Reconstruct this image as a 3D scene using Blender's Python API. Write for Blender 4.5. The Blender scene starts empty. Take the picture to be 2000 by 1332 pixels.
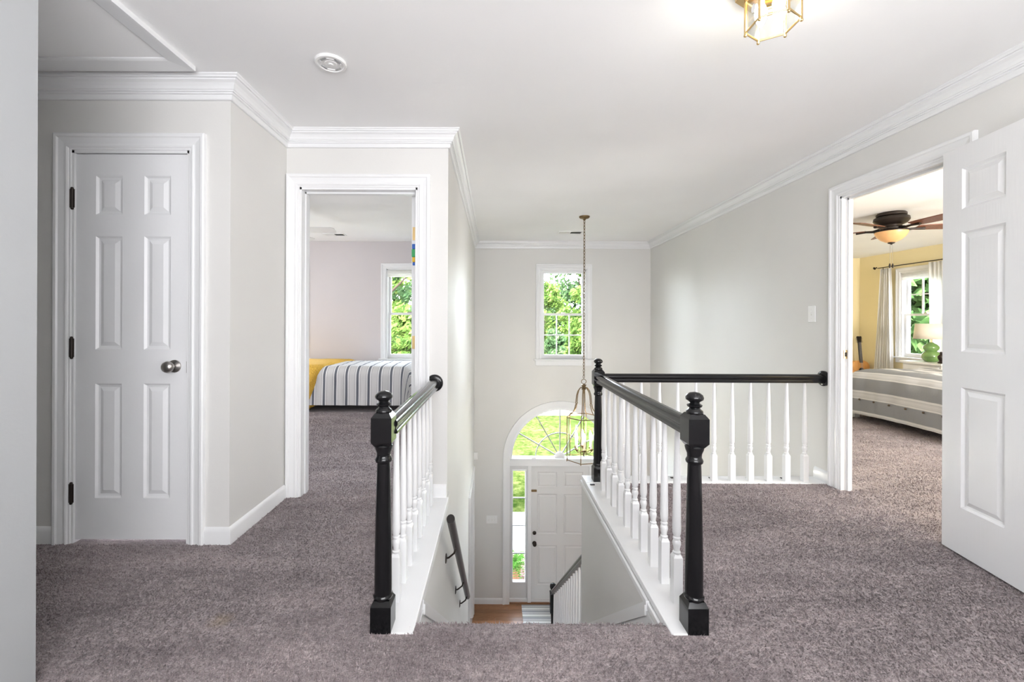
import bpy, math, random
import numpy as np
from mathutils import Vector, Matrix, noise

random.seed(7)
SC = bpy.context.scene
COL = SC.collection
PI = math.pi

# ------------------------------------------------------------------ camera
CAMZ = 1.157                      # eye height over the upper floor (z = 0)
cam_d = bpy.data.cameras.new('camera'); cam = bpy.data.objects.new('camera', cam_d); COL.objects.link(cam)
cam_d.sensor_width = 36; cam_d.lens = 840 / 2000 * 36
cam_d.shift_x = (1000 - 966) / 2000; cam_d.shift_y = -(666 - 630) / 2000
cam_d.clip_start = 0.02; cam_d.clip_end = 400
cam.location = (0, 0, CAMZ)
cam.rotation_euler = (math.radians(90), math.radians(-0.22), 0)
SC.camera = cam

# ------------------------------------------------------------------ world, sun, exposure
w = bpy.data.worlds.new('world'); SC.world = w; w.use_nodes = True
wn = w.node_tree; bg = wn.nodes['Background']
sky = wn.nodes.new('ShaderNodeTexSky'); sky.sky_type = 'NISHITA'; sky.sun_disc = False
sky.sun_elevation = math.radians(58); sky.sun_rotation = math.radians(200); sky.dust_density = 2.0; sky.air_density = 0.7
hs_ = wn.nodes.new('ShaderNodeHueSaturation'); hs_.inputs['Saturation'].default_value = .35; wn.links.new(sky.outputs[0], hs_.inputs['Color']); wn.links.new(hs_.outputs[0], bg.inputs[0]); bg.inputs[1].default_value = 5.0
sd = bpy.data.lights.new('sun', 'SUN'); sd.energy = 7.0; sd.angle = math.radians(1.0); sd.color = (1, .96, .88)
so = bpy.data.objects.new('sun', sd); COL.objects.link(so); so.rotation_euler = (math.radians(32), 0, math.radians(-14))

def area(name, loc, rot, sx, sy, power, color=(1, 1, 1)):
    l = bpy.data.lights.new(name, 'AREA'); l.shape = 'RECTANGLE'; l.size = sx; l.size_y = sy; l.energy = power; l.color = color
    o = bpy.data.objects.new(name, l); COL.objects.link(o); o.location = loc; o.rotation_euler = tuple(math.radians(a) for a in rot); return o
def portal(name, loc, rot, sx, sy):
    o = area(name, loc, rot, sx, sy, 1); o.data.cycles.is_portal = True
portal('stairwell_window_portal', (1.07, 6.85, 1.29), (-90, 0, 0), .70, 1.39)
portal('fanlight_portal', (1.03, 6.85, -.55), (-90, 0, 0), 1.6, .8)
portal('sidelight_portal', (.41, 6.85, -2.0), (-90, 0, 0), .26, 1.75)
portal('striped_bedroom_window_portal', (-1.32, 6.85, 1.29), (-90, 0, 0), .71, 1.39)
portal('striped_bedroom_far_window_portal', (-3.315, 6.85, 1.29), (-90, 0, 0), .70, 1.39)
portal('yellow_bedroom_window_portal', (7.12, 6.975, 1.315), (90, 0, 90), .78, 1.43)
# added area lights out of view; no windows are built behind them
area('hall_back_fill_light', (0.6, -1.40, 1.42), (128, 0, 0), 2.6, 1.5, 82, (.97, .97, 1))  # added panel behind the camera, tilted up to brighten ceiling and landing
area('left_bedroom_fill_light', (-4.25, 4.6, 1.35), (90, 0, -90), 1.6, 1.4, 30, (.97, .98, 1))  # unseen panel added to light the striped bedroom
area('right_bedroom_fill_light', (5.3, .95, 1.35), (90, 0, 0), 1.8, 1.4, 145, (1, .98, .95))  # added panel at the near wall, brightens the yellow bedroom
area('lower_hall_fill_light', (1.6, 1.15, -1.75), (90, 0, 0), 1.4, 1.7, 14, (1, .99, .96))  # added panel under the landing, lifts the entrance hall

vs = SC.view_settings
vs.view_transform = 'Standard'; vs.look = 'None'; vs.gamma = 1; vs.use_curve_mapping = False
vs.exposure = 0.95

# ------------------------------------------------------------------ materials
M = {}
def mat(name, col, rough=.5, metal=0, coat=0, **kw):
    m = bpy.data.materials.new(name); m.use_nodes = True; M[name] = m
    p = m.node_tree.nodes['Principled BSDF']
    p.inputs['Base Color'].default_value = (*col, 1); p.inputs['Roughness'].default_value = rough
    p.inputs['Metallic'].default_value = metal; p.inputs['Coat Weight'].default_value = coat
    p.inputs['Coat Roughness'].default_value = .08
    for k, v in kw.items(): p.inputs[k].default_value = v
    return m
def nd(m, t): return m.node_tree.nodes.new(t)
def ln(m, a, b): m.node_tree.links.new(a, b)
def bsdf(m): return m.node_tree.nodes['Principled BSDF']
def coords(m, scale=(1, 1, 1), out='Object'):
    tc = nd(m, 'ShaderNodeTexCoord'); mp = nd(m, 'ShaderNodeMapping'); mp.inputs['Scale'].default_value = scale
    ln(m, tc.outputs[out], mp.inputs['Vector']); return mp.outputs[0]
def noise_tex(m, vec, scale, detail=3, rough=.5):
    n = nd(m, 'ShaderNodeTexNoise'); n.inputs['Scale'].default_value = scale; n.inputs['Detail'].default_value = detail
    n.inputs['Roughness'].default_value = rough; ln(m, vec, n.inputs['Vector']); return n.outputs[0]
def ramp(m, fac, stops, interp='LINEAR'):
    r = nd(m, 'ShaderNodeValToRGB'); r.color_ramp.interpolation = interp
    el = r.color_ramp.elements
    while len(el) > 1: el.remove(el[-1])
    el[0].position = stops[0][0]; el[0].color = (*stops[0][1], 1)
    for p, c in stops[1:]:
        e = el.new(p); e.color = (*c, 1)
    ln(m, fac, r.inputs[0]); return r.outputs[0]
def bump(m, h, dist, strength=1):
    b = nd(m, 'ShaderNodeBump'); b.inputs['Distance'].default_value = dist; b.inputs['Strength'].default_value = strength
    ln(m, h, b.inputs['Height']); ln(m, b.outputs[0], bsdf(m).inputs['Normal'])
def mixc(m, fac, a, b, mode='MIX'):
    x = nd(m, 'ShaderNodeMix'); x.data_type = 'RGBA'; x.blend_type = mode
    if isinstance(fac, (int, float)): x.inputs[0].default_value = fac
    else: ln(m, fac, x.inputs[0])
    for s, i in ((a, 6), (b, 7)):
        if isinstance(s, tuple): x.inputs[i].default_value = (*s, 1)
        else: ln(m, s, x.inputs[i])
    return x.outputs[2]
def mathn(m, op, a, b=None):
    x = nd(m, 'ShaderNodeMath'); x.operation = op
    for i, s in enumerate((a, b)):
        if s is None: continue
        if isinstance(s, (int, float)): x.inputs[i].default_value = s
        else: ln(m, s, x.inputs[i])
    return x.outputs[0]

def painted(name, col, rough, bs=120, bd=.0006):
    m = mat(name, col, rough)
    v = coords(m); n = noise_tex(m, v, bs, 2); bump(m, n, bd, .5)
    c = ramp(m, noise_tex(m, v, 1.3, 2), [(.35, tuple(x * .985 for x in col)), (.65, tuple(min(1, x * 1.015) for x in col))])
    ln(m, c, bsdf(m).inputs['Base Color']); return m
painted('wall_paint', (.70, .693, .672), .55)
painted('near_wall_shaded', (.41, .422, .43), .5)  # shade put into the colour: wall end darkened against the strong back light
painted('ceiling_paint', (.92, .92, .915), .8)
painted('mauve_paint', (.60, .565, .57), .6)
painted('yellow_paint', (.84, .73, .45), .6)
painted('trim_white', (.80, .805, .81), .28, 40, .0003)
painted('door_white', (.80, .805, .815), .33, 60, .0004)
painted('entry_grey', (.70, .70, .70), .35, 60, .0004)
m = mat('door_grain', (.82, .825, .835), .33)
n = noise_tex(m, coords(m, (40, 40, 3)), 2.2, 4); bump(m, n, .0012, .5)
mat('black_gloss', (.006, .0062, .007), .14, 0, 0, **{'Specular IOR Level': .42})
mat('dark_bronze', (.025, .017, .013), .38, .4)
mat('dark_wood', (.020, .017, .016), .28, 0, 0, **{'Specular IOR Level': .35})
mat('brass', (.62, .45, .22), .28, 1)
mat('antique_brass', (.21, .145, .075), .42, 1)
mat('nickel', (.42, .40, .38), .3, 1)
mat('dark_slot', (.02, .02, .02), .8)
mat('plastic_white', (.85, .85, .84), .35)
mat('candle_sleeve', (.80, .72, .60), .5)
mat('lamp_shade', (.88, .80, .68), .8)
mat('green_ceramic', (.16, .30, .09), .12, 0, .6)
mat('vent_metal', (.72, .71, .68), .5)
mat('sky_blue_toy', (.02, .12, .5), .4); mat('toy_green', (.02, .35, .10), .4); mat('toy_yellow', (.8, .5, .02), .4)
mat('concrete', (.22, .215, .205), .85)
mat('terracotta', (.35, .17, .10), .8)
mat('joint', (.30, .26, .25), .9)
mat('exterior_white', (.8, .8, .8), .7)
m = mat('fan_bowl', (.62, .34, .15), .35); bsdf(m).inputs['Emission Color'].default_value = (1, .55, .22, 1); bsdf(m).inputs['Emission Strength'].default_value = .12
def emit(name, col, s):
    m = mat(name, col, .4); p = bsdf(m); p.inputs['Emission Color'].default_value = (*col, 1); p.inputs['Emission Strength'].default_value = s
emit('bulb_warm', (1, .93, .85), 36)
emit('bulb_small', (1, .92, .82), 150)
# glass pane: clear with a faint mirror
m = bpy.data.materials.new('pane_glass'); m.use_nodes = True; M['pane_glass'] = m
nt = m.node_tree; nt.nodes.remove(nt.nodes['Principled BSDF'])
tr = nt.nodes.new('ShaderNodeBsdfTransparent'); tr.inputs[0].default_value = (.97, .985, .975, 1)
gl = nt.nodes.new('ShaderNodeBsdfGlossy'); gl.inputs['Roughness'].default_value = .02
fw = nt.nodes.new('ShaderNodeLayerWeight'); fw.inputs[0].default_value = .12; fr = nt.nodes.new('ShaderNodeMath'); fr.operation = 'MULTIPLY'; fr.inputs[1].default_value = .5; nt.links.new(fw.outputs['Fresnel'], fr.inputs[0])
mx = nt.nodes.new('ShaderNodeMixShader')
nt.links.new(fr.outputs[0], mx.inputs[0]); nt.links.new(tr.outputs[0], mx.inputs[1]); nt.links.new(gl.outputs[0], mx.inputs[2])
nt.links.new(mx.outputs[0], nt.nodes['Material Output'].inputs[0])
def fabric(name, col, trans):
    m = mat(name, col, .9); nt = m.node_tree
    t = nt.nodes.new('ShaderNodeBsdfTranslucent'); t.inputs[0].default_value = (*col, 1)
    x = nt.nodes.new('ShaderNodeMixShader'); x.inputs[0].default_value = trans
    nt.links.new(bsdf(m).outputs[0], x.inputs[1]); nt.links.new(t.outputs[0], x.inputs[2]); nt.links.new(x.outputs[0], nt.nodes['Material Output'].inputs[0])
    return m
fabric('curtain', (.93, .92, .90), .5)
# carpet: mauve-grey cut pile, brushed in streaks
m = mat('carpet', (.3, .25, .26), .95)
v = coords(m)
fine = noise_tex(m, coords(m, (1, 1.5, 1)), 130, 4, .75); mid = noise_tex(m, coords(m, (1, 2.4, 1)), 30, 4, .65)
patch = noise_tex(m, coords(m, (1.0, 2.6, 1)), 2.1, 4, .6)
c1 = ramp(m, fine, [(.30, (.125, .100, .103)), (.50, (.315, .268, .272)), (.70, (.53, .465, .465))])
c2 = ramp(m, patch, [(.3, (.70, .665, .68)), (.5, (.95, .935, .94)), (.7, (1.22, 1.20, 1.19))])
c3 = ramp(m, mid, [(.3, (.66, .64, .65)), (.68, (1.28, 1.28, 1.27))])
cc = mixc(m, 1.0, mixc(m, 1.0, c1, c2, 'MULTIPLY'), c3, 'MULTIPLY')
st = nd(m, 'ShaderNodeVectorMath'); st.operation = 'DISTANCE'
tc = nd(m, 'ShaderNodeTexCoord'); ln(m, tc.outputs['Object'], st.inputs[0]); st.inputs[1].default_value = (-1.054, 1.664, 0)   # tan stain on the pile
sf = ramp(m, mathn(m, 'ADD', st.outputs['Value'], mathn(m, 'MULTIPLY', mid, .06)), [(.05, (.45, .45, .45)), (.085, (0, 0, 0))])
ln(m, mixc(m, sf, cc, (.34, .25, .15)), bsdf(m).inputs['Base Color'])
hh = mathn(m, 'ADD', mathn(m, 'MULTIPLY', fine, .6), mathn(m, 'MULTIPLY', mid, .7))
bump(m, hh, .012, .75)
bsdf(m).inputs['Sheen Weight'].default_value = .25
# oak boards
def wood(name, a, b, sc):
    m = mat(name, a, .35); v = coords(m, sc)
    oi = nd(m, 'ShaderNodeObjectInfo')
    c = ramp(m, noise_tex(m, v, 3.0, 5, .6), [(.3, a), (.7, b)])
    d = ramp(m, oi.outputs['Random'], [(0, (.8, .8, .8)), (1, (1.2, 1.15, 1.1))])
    ln(m, mixc(m, 1, c, d, 'MULTIPLY'), bsdf(m).inputs['Base Color'])
wood('oak', (.24, .11, .052), (.40, .20, .10), (2, 22, 22))
wood('fan_wood', (.11, .035, .018), (.20, .07, .035), (14, 14, 14))
wood('guitar_wood', (.60, .28, .08), (.72, .38, .13), (20, 3, 3))
# striped cloths: u runs across the stripes
def stripes(name, stops, period, axis=0, wr=.0):
    m = mat(name, (.8, .8, .8), .9); tcn = nd(m, 'ShaderNodeTexCoord'); sx = nd(m, 'ShaderNodeSeparateXYZ'); ln(m, tcn.outputs['UV'], sx.inputs[0])
    f = mathn(m, 'FRACT', mathn(m, 'DIVIDE', sx.outputs[axis], period))
    c = ramp(m, f, stops, 'CONSTANT')
    ln(m, c, bsdf(m).inputs['Base Color'])
    bump(m, noise_tex(m, coords(m), 60, 4, .7), .004, .5); return m
W_ = (.72, .715, .71); G_ = (.13, .14, .165); K_ = (.05, .055, .07)
L_ = (.58, .575, .57)
stripes('bed_stripe', [(0, L_), (.46, K_), (.478, W_), (.60, G_), (.80, W_), (.925, K_), (.943, L_)], .142)
Gb = (.27, .28, .295); Wb = (.66, .66, .66)
stripes('grey_stripe', [(0, Gb), (.53, Wb), (.60, (.45, .46, .47)), (.62, (.58, .58, .585)), (.72, Wb), (.74, (.58, .58, .585)), (.82, (.45, .46, .47)), (.84, Wb), (.93, Gb)], .245)
stripes('rug_stripe', [(0, (.75, .75, .74)), (.14, (.04, .045, .055)), (.19, (.75, .75, .74)), (.28, (.04, .045, .055)), (.33, (.7, .7, .7)), (.46, (.30, .31, .33)), (.70, (.72, .72, .72)), (.78, (.04, .045, .055)), (.84, (.75, .75, .74))], .145, 1)
m = mat('mustard_knit', (.70, .42, .06), .9)
wv = nd(m, 'ShaderNodeTexVoronoi'); wv.inputs['Scale'].default_value = 55; ln(m, coords(m), wv.inputs['Vector']); bump(m, wv.outputs[0], .012, .8)
# outdoors
m = mat('grass', (.2, .35, .05), .9)
gv = coords(m); ln(m, ramp(m, mathn(m, 'ADD', mathn(m, 'MULTIPLY', noise_tex(m, gv, 5, 6, .85), .75), mathn(m, 'MULTIPLY', noise_tex(m, gv, .9, 3), .25)), [(.38, (.008, .017, .003)), (.5, (.028, .038, .010)), (.62, (.066, .074, .027))]), bsdf(m).inputs['Base Color'])
bump(m, noise_tex(m, gv, 22, 4, .8), .06, .8)
def leafmat(name, a, b, c):
    m = fabric(name, b, .35)
    oi = noise_tex(m, coords(m), 1.4, 3, .7)
    cc = ramp(m, oi, [(.32, a), (.52, b), (.7, c)])
    ln(m, cc, bsdf(m).inputs['Base Color'])
    for q in m.node_tree.nodes:
        if q.type == 'BSDF_TRANSLUCENT': ln(m, cc, q.inputs[0])
leafmat('leaf_bright', (.022, .048, .012), (.06, .10, .022), (.12, .15, .04))
leafmat('leaf_deep', (.018, .036, .016), (.04, .072, .03), (.085, .12, .05))
leafmat('leaf_shade', (.02, .045, .016), (.05, .095, .03), (.12, .18, .065))
leafmat('fern_leaf', (.05, .14, .025), (.10, .23, .045), (.17, .32, .08))
mat('bark', (.035, .027, .02), .9)
mat('bar_grey', (.34, .35, .35), .45)
mat('horn_button', (.09, .06, .035), .5)
m = mat('brick_paver', (.38, .20, .19), .85); oi = nd(m, 'ShaderNodeObjectInfo')
ln(m, ramp(m, oi.outputs['Random'], [(0, (.16, .085, .08)), (.5, (.23, .14, .14)), (1, (.28, .19, .195))]), bsdf(m).inputs['Base Color'])

for q in ('grass', 'concrete', 'leaf_bright', 'leaf_deep', 'leaf_shade', 'fern_leaf', 'bark', 'brick_paver'): bsdf(M[q]).inputs['Specular IOR Level'].default_value = 0
# ------------------------------------------------------------------ mesh helpers
ORG = {}
class B:
    def __init__(s): s.v = []; s.f = []; s.uv = None
    def quad(s, *p):
        k = len(s.v); s.v += [tuple(q) for q in p]; s.f.append(tuple(range(k, k + len(p)))); return s
    def box(s, x0, x1, y0, y1, z0, z1):
        k = len(s.v)
        s.v += [(x, y, z) for z in (z0, z1) for y in (y0, y1) for x in (x0, x1)]
        s.f += [tuple(k + i for i in q) for q in ((0, 2, 3, 1), (4, 5, 7, 6), (0, 1, 5, 4), (1, 3, 7, 5), (3, 2, 6, 7), (2, 0, 4, 6))]; return s
    def taper(s, c, w0, w1, z0, z1, d0=None, d1=None):      # square frustum
        d0 = w0 if d0 is None else d0; d1 = w1 if d1 is None else d1
        k = len(s.v); x, y = c
        for a, d, z in ((w0, d0, z0), (w1, d1, z1)):
            s.v += [(x - a, y - d, z), (x + a, y - d, z), (x + a, y + d, z), (x - a, y + d, z)]
        s.f += [tuple(k + i for i in q) for q in ((3, 2, 1, 0), (4, 5, 6, 7), (0, 1, 5, 4), (1, 2, 6, 5), (2, 3, 7, 6), (3, 0, 4, 7))]; return s
    def lathe(s, prof, c=(0, 0, 0), n=20, rot=0):           # prof: (r, z)
        k = len(s.v)
        for r, z in prof:
            for i in range(n):
                a = rot + 2 * PI * i / n; s.v.append((c[0] + r * math.cos(a), c[1] + r * math.sin(a), c[2] + z))
        for j in range(len(prof) - 1):
            for i in range(n):
                a, b = k + j * n + i, k + j * n + (i + 1) % n
                s.f.append((a, b, b + n, a + n))
        s.f.append(tuple(range(k + n - 1, k - 1, -1))); e = k + (len(prof) - 1) * n; s.f.append(tuple(range(e, e + n))); return s
    def tube(s, pts, r, n=8, closed=False):
        pts = [Vector(p) for p in pts]; k = len(s.v); m_ = len(pts)
        rs = r if isinstance(r, (list, tuple)) else [r] * m_
        up = None
        for i, p in enumerate(pts):
            a = pts[(i - 1) % m_] if (i or closed) else p; b = pts[(i + 1) % m_] if (i < m_ - 1 or closed) else p
            t = (b - a).normalized()
            if up is None: up = Vector((0, 0, 1)) if abs(t.z) < .9 else Vector((1, 0, 0))
            x = t.cross(up).normalized(); y = x.cross(t).normalized(); up = y
            for q in range(n):
                an = 2 * PI * q / n; s.v.append(tuple(p + (x * math.cos(an) + y * math.sin(an)) * rs[i]))
        for j in range(m_ if closed else m_ - 1):
            for q in range(n):
                a, b = k + j * n + q, k + j * n + (q + 1) % n
                c, d = k + ((j + 1) % m_) * n + q, k + ((j + 1) % m_) * n + (q + 1) % n
                s.f.append((a, b, d, c))
        if not closed:
            s.f.append(tuple(range(k + n - 1, k - 1, -1))); e = k + (m_ - 1) * n; s.f.append(tuple(range(e, e + n)))
        return s
    def ball(s, c, r, n=12, h=8):
        r = r if isinstance(r, tuple) else (r, r, r); k = len(s.v)
        s.v.append((c[0], c[1], c[2] - r[2]))
        for j in range(1, h):
            t = -PI / 2 + PI * j / h
            for i in range(n):
                a = 2 * PI * i / n; s.v.append((c[0] + r[0] * math.cos(t) * math.cos(a), c[1] + r[1] * math.cos(t) * math.sin(a), c[2] + r[2] * math.sin(t)))
        s.v.append((c[0], c[1], c[2] + r[2])); e = len(s.v) - 1
        for i in range(n):
            s.f.append((k, k + 1 + (i + 1) % n, k + 1 + i)); s.f.append((e, e - n + i, e - n + (i + 1) % n))
        for j in range(h - 2):
            for i in range(n):
                a, b = k + 1 + j * n + i, k + 1 + j * n + (i + 1) % n; s.f.append((a, b, b + n, a + n))
        return s
    def sweep(s, path, prof, N, sgn=1, caps=True):          # prof (a across, b along N), mitred
        path = [Vector(p) for p in path]; N = Vector(N); k = len(s.v); P = len(prof); L = len(path)
        T = [(path[i + 1] - path[i]).normalized() for i in range(L - 1)]
        S = [t.cross(N) * sgn for t in T]
        for i, p in enumerate(path):
            if i == 0: m_ = S[0]
            elif i == L - 1: m_ = S[-1]
            else: m_ = (S[i - 1] + S[i]) / (1 + S[i - 1].dot(S[i]))
            for a, b in prof: s.v.append(tuple(p + m_ * a + N * b))
        for i in range(L - 1):
            for j in range(P):
                a, b = k + i * P + j, k + i * P + (j + 1) % P; s.f.append((a, b, b + P, a + P))
        if caps: s.f.append(tuple(range(k + P - 1, k - 1, -1))); s.f.append(tuple(range(k + (L - 1) * P, k + L * P)))
        return s
    def prism(s, poly, y0, y1):                             # poly in (x, z)
        k = len(s.v); n = len(poly)
        s.v += [(x, y0, z) for x, z in poly] + [(x, y1, z) for x, z in poly]
        s.f.append(tuple(range(k, k + n))); s.f.append(tuple(range(k + 2 * n - 1, k + n - 1, -1)))
        for i in range(n): j = (i + 1) % n; s.f.append((k + i, k + n + i, k + n + j, k + j))
        return s
    def mesh(s, name, m, off=(0, 0, 0), smooth=None):
        me = bpy.data.meshes.new(name)
        me.from_pydata([(a - off[0], b - off[1], c - off[2]) for a, b, c in s.v], [], s.f)
        if s.uv:
            ul = me.uv_layers.new(name='uv')
            for lp in me.loops: ul.data[lp.index].uv = s.uv[lp.vertex_index]
        me.materials.append(M[m])
        if smooth:
            me.shade_smooth(); me.set_sharp_from_angle(angle=math.radians(smooth))
        import bmesh
        bm = bmesh.new(); bm.from_mesh(me); bmesh.ops.recalc_face_normals(bm, faces=bm.faces); bm.to_mesh(me); bm.free()
        me.update(); return me
    def build(s, name, m, parent=None, smooth=None, bevel=0, **tg):
        off = ORG.get(parent.name, (0, 0, 0)) if parent else (0, 0, 0)
        me = s.mesh(name, m, off, smooth)
        o = put(me, name, parent)
        if parent: ORG[o.name] = off
        if bevel:
            b = o.modifiers.new('bevel', 'BEVEL'); b.width = bevel; b.segments = 2; b.limit_method = 'ANGLE'; b.angle_limit = .7
        if tg: tag(o, **tg)
        return o
def put(me, name, parent=None, loc=(0, 0, 0), rot=(0, 0, 0)):
    o = bpy.data.objects.new(name, me); COL.objects.link(o); o.parent = parent; o.location = loc; o.rotation_euler = rot
    return o
def tag(o, label=None, cat=None, kind=None, group=None):
    if label: o['label'] = label
    if cat: o['category'] = cat
    if kind: o['kind'] = kind
    if group: o['group'] = group
    return o
def root(name, loc, label=None, cat=None, kind=None, group=None, rz=0, local=False):
    o = bpy.data.objects.new(name, None); COL.objects.link(o); o.location = loc; o.rotation_euler = (0, 0, math.radians(rz)); o.empty_display_size = .1
    ORG[o.name] = (0, 0, 0) if local else tuple(loc)
    return tag(o, label, cat, kind, group)
def copy_tree(o, parent=None):
    c = o.copy(); COL.objects.link(c); c.parent = parent
    for ch in o.children: copy_tree(ch, c)
    return c
def struct(b, name, m, label, cat=None, parent=None, **k):
    return b.build(name, m, parent, label=label, cat=cat, kind='structure', **k)

def grid_wall(ax, u0, u1, t0, t1, z0, z1, holes=()):
    """solid wall along x (ax='x', thickness in y) or along y, with rectangular holes (ua,ub,za,zb)"""
    b = B(); us = sorted({u0, u1, *[h[0] for h in holes], *[h[1] for h in holes]}); zs = sorted({z0, z1, *[h[2] for h in holes], *[h[3] for h in holes]})
    us = [u for u in us if u0 <= u <= u1]; zs = [z for z in zs if z0 <= z <= z1]
    for i in range(len(us) - 1):
        run = None
        for j in range(len(zs) - 1):
            cu, cz = (us[i] + us[i + 1]) / 2, (zs[j] + zs[j + 1]) / 2
            solid = not any(h[0] < cu < h[1] and h[2] < cz < h[3] for h in holes)
            if solid: run = (run[0], zs[j + 1]) if run else (zs[j], zs[j + 1])
            if run and (not solid or j == len(zs) - 2):
                if ax == 'x': b.box(us[i], us[i + 1], t0, t1, run[0], run[1])
                else: b.box(t0, t1, us[i], us[i + 1], run[0], run[1])
                run = None
    return b

CEIL = 2.41; LOW = -3.2
D1, D2, D3 = 2.24, 2.842, 6.667        # closet wall, bedroom wall, front wall
XL, XR = -0.31, 2.415                   # sides of the stair hall
XJ = -1.378                            # jog between closet and bedroom walls
CASE = [(0, 0), (0, .008), (.003, .010), (.010, .010), (.012, .014), (.018, .017), (.025, .017), (.028, .011), (.034, .011), (.060, .017), (.066, .023), (.078, .024), (.085, .020), (.085, 0)]
CROWN = [(0, -.105), (.010, -.105), (.014, -.101), (.016, -.080), (.024, -.078), (.024, -.070), (.031, -.070), (.031, -.063), (.036, -.060), (.040, -.047), (.049, -.034), (.062, -.025), (.063, -.018), (.072, -.018), (.074, -.010), (.080, -.006), (.080, 0), (0, 0)]
BASE = [(0, 0), (.014, 0), (.014, .066), (.011, .076), (.006, .084), (0, .088)]

# ------------------------------------------------------------------ the shell
RD = (2.235, 3.005)                     # yellow bedroom doorway
# upper carpet floors
b = B()
b.box(-2.72, XR, -1.9, 1.60, -.28, 0)
b.box(-2.72, -.459, 1.60, D2, -.28, 0)
b.box(.722, XR, 1.60, 3.105, -.28, 0)
b.box(XR, XR + .071, RD[0], RD[1], -.28, 0)
struct(b, 'floor', 'carpet', 'mauve grey carpet of the upstairs landing around the stairwell', 'floor')
hall_floor = bpy.data.objects['floor']
# rolled carpet lip at the stair head
b = B(); pr = [(1.60, 0), (1.64, -.002), (1.662, -.010), (1.674, -.024), (1.676, -.045), (1.66, -.06), (1.60, -.06)]
k = len(b.v); n = len(pr)
b.v += [(XL - .004, y, z) for y, z in pr] + [(.668, y, z) for y, z in pr]
b.f += [tuple(range(n)), tuple(range(2 * n - 1, n - 1, -1))] + [(i, (i + 1) % n, n + (i + 1) % n, n + i) for i in range(n)]
struct(b, 'floor', 'carpet', 'rolled carpet edge at the head of the stairs', 'floor', smooth=50)
left_floor = struct(B().box(-4.4, -.43, D2, D3, -.28, 0), 'floor', 'carpet', 'carpet floor of the bedroom with the striped bed', 'floor')
right_floor = struct(B().box(XR + .071, 7.08, .9, 8.2, -.28, 0), 'floor', 'carpet', 'carpet floor of the yellow bedroom', 'floor')
struct(B().box(-4.5, 7.2, -2.05, 8.45, CEIL, CEIL + .2), 'ceiling', 'ceiling_paint', 'smooth white ceiling over the landing and stairwell', 'ceiling')
# hall walls
CL = (-2.200, -1.588)                   # closet opening
struct(grid_wall('x', -2.72, XJ, D1, D1 + .12, 0, CEIL, [(*CL, 0, 2.045)]), 'wall_closet', 'wall_paint', 'grey wall around the closet door', 'wall')
struct(B().box(XJ - .12, XJ, D1 + .12, D2 + .12, 0, CEIL), 'wall_return', 'wall_paint', 'short pale wall between closet and bedroom doorway', 'wall')
BD = (-1.288, -.512)
struct(grid_wall('x', XJ, XL, D2, D2 + .12, 0, CEIL, [(*BD, 0, 2.045)]), 'wall_bedroom', 'wall_paint', 'grey wall around the open bedroom doorway at the stairwell', 'wall')
FDR = (5.35, 6.35)
struct(grid_wall('y', D2 + .12, D3, XL - .12, XL, LOW, CEIL, [(*FDR, LOW, -1.08)]), 'wall_left', 'wall_paint', 'tall pale wall on the left of the stairwell', 'wall')
struct(B().box(XL - .12, XL, 1.5, D2 + .12, LOW, -.03), 'wall_left', 'wall_paint', 'pale wall beneath the left balustrade of the stairs', 'wall')
struct(B().box(.66, .78, 1.5, 3.235, LOW, -.03), 'wall_stair', 'wall_paint', 'pale wall beneath the right balustrade of the stairs', 'wall')
RD = (2.235, 3.005)
struct(grid_wall('y', -1.9, D3, XR, XR + .070, 0, CEIL, [(*RD, 0, 2.045)]), 'wall_right', 'wall_paint', 'long pale wall with the yellow bedroom doorway', 'wall')
struct(B().box(XR, XR + .070, .9, RD[1] + .05, LOW, -.285).box(XR, XR + .070, RD[1] + .05, D3, LOW, 0), 'wall_right', 'wall_paint', 'lower right wall of the entrance hall', 'wall')
struct(B().box(.78, XR, 3.105, 3.24, -.28, -.03), 'wall_landing', 'trim_white', 'white edge of the landing floor over the entrance hall', 'wall')
struct(B().box(-2.84, -2.72, -1.9, D1 + .12, 0, CEIL), 'wall_side', 'wall_paint', 'grey wall at the left end of the landing', 'wall')
struct(B().box(-2.72, -1.447, 1.20, 1.36, 0, CEIL), 'wall_near', 'near_wall_shaded', 'pale wall end close by at the left picture edge', 'wall')
struct(B().box(-2.84, XR + .070, -2.02, -1.9, 0, CEIL), 'wall_back', 'wall_paint', 'landing wall behind the viewer', 'wall')
struct(B().box(XL - .12, XR + .070, .78, .9, LOW, -.285), 'wall_back', 'wall_paint', 'rear wall of the downstairs hall', 'wall')
# front wall with arch
W1 = (.722, 1.418, .594, 1.982)         # stairwell window opening
ACX, AR, ASP = 1.030, .785, -.945       # arch centre, radius, spring height
DL, DRR = ACX - AR, ACX + AR
b = grid_wall('x', XL - .12, XR + .070, D3, D3 + .16, LOW, CEIL, [W1, (DL, DRR, LOW, ASP + AR)])
NA = 28
for i in range(NA):
    a0, a1 = PI - PI * i / NA, PI - PI * (i + 1) / NA
    x0, x1 = ACX + AR * math.cos(a0), ACX + AR * math.cos(a1)
    b.prism([(x0, ASP + AR * math.sin(a0)), (x1, ASP + AR * math.sin(a1)), (x1, ASP + AR), (x0, ASP + AR)], D3, D3 + .16)
struct(b, 'wall_front', 'wall_paint', 'tall grey end wall with the arched entrance and a window', 'wall')
WB = [(-1.675, -.965, .594, 1.982), (-3.665, -2.965, .594, 1.982)]
struct(grid_wall('x', -4.4, XL - .12, D3, D3 + .16, -.3, CEIL, WB), 'wall_bedroom', 'mauve_paint', 'mauve grey wall behind the striped bed', 'wall')
struct(B().box(-4.52, -4.4, D2, D3 + .16, -.3, CEIL), 'wall_bedroom', 'mauve_paint', 'left wall of the striped bedroom', 'wall')
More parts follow.
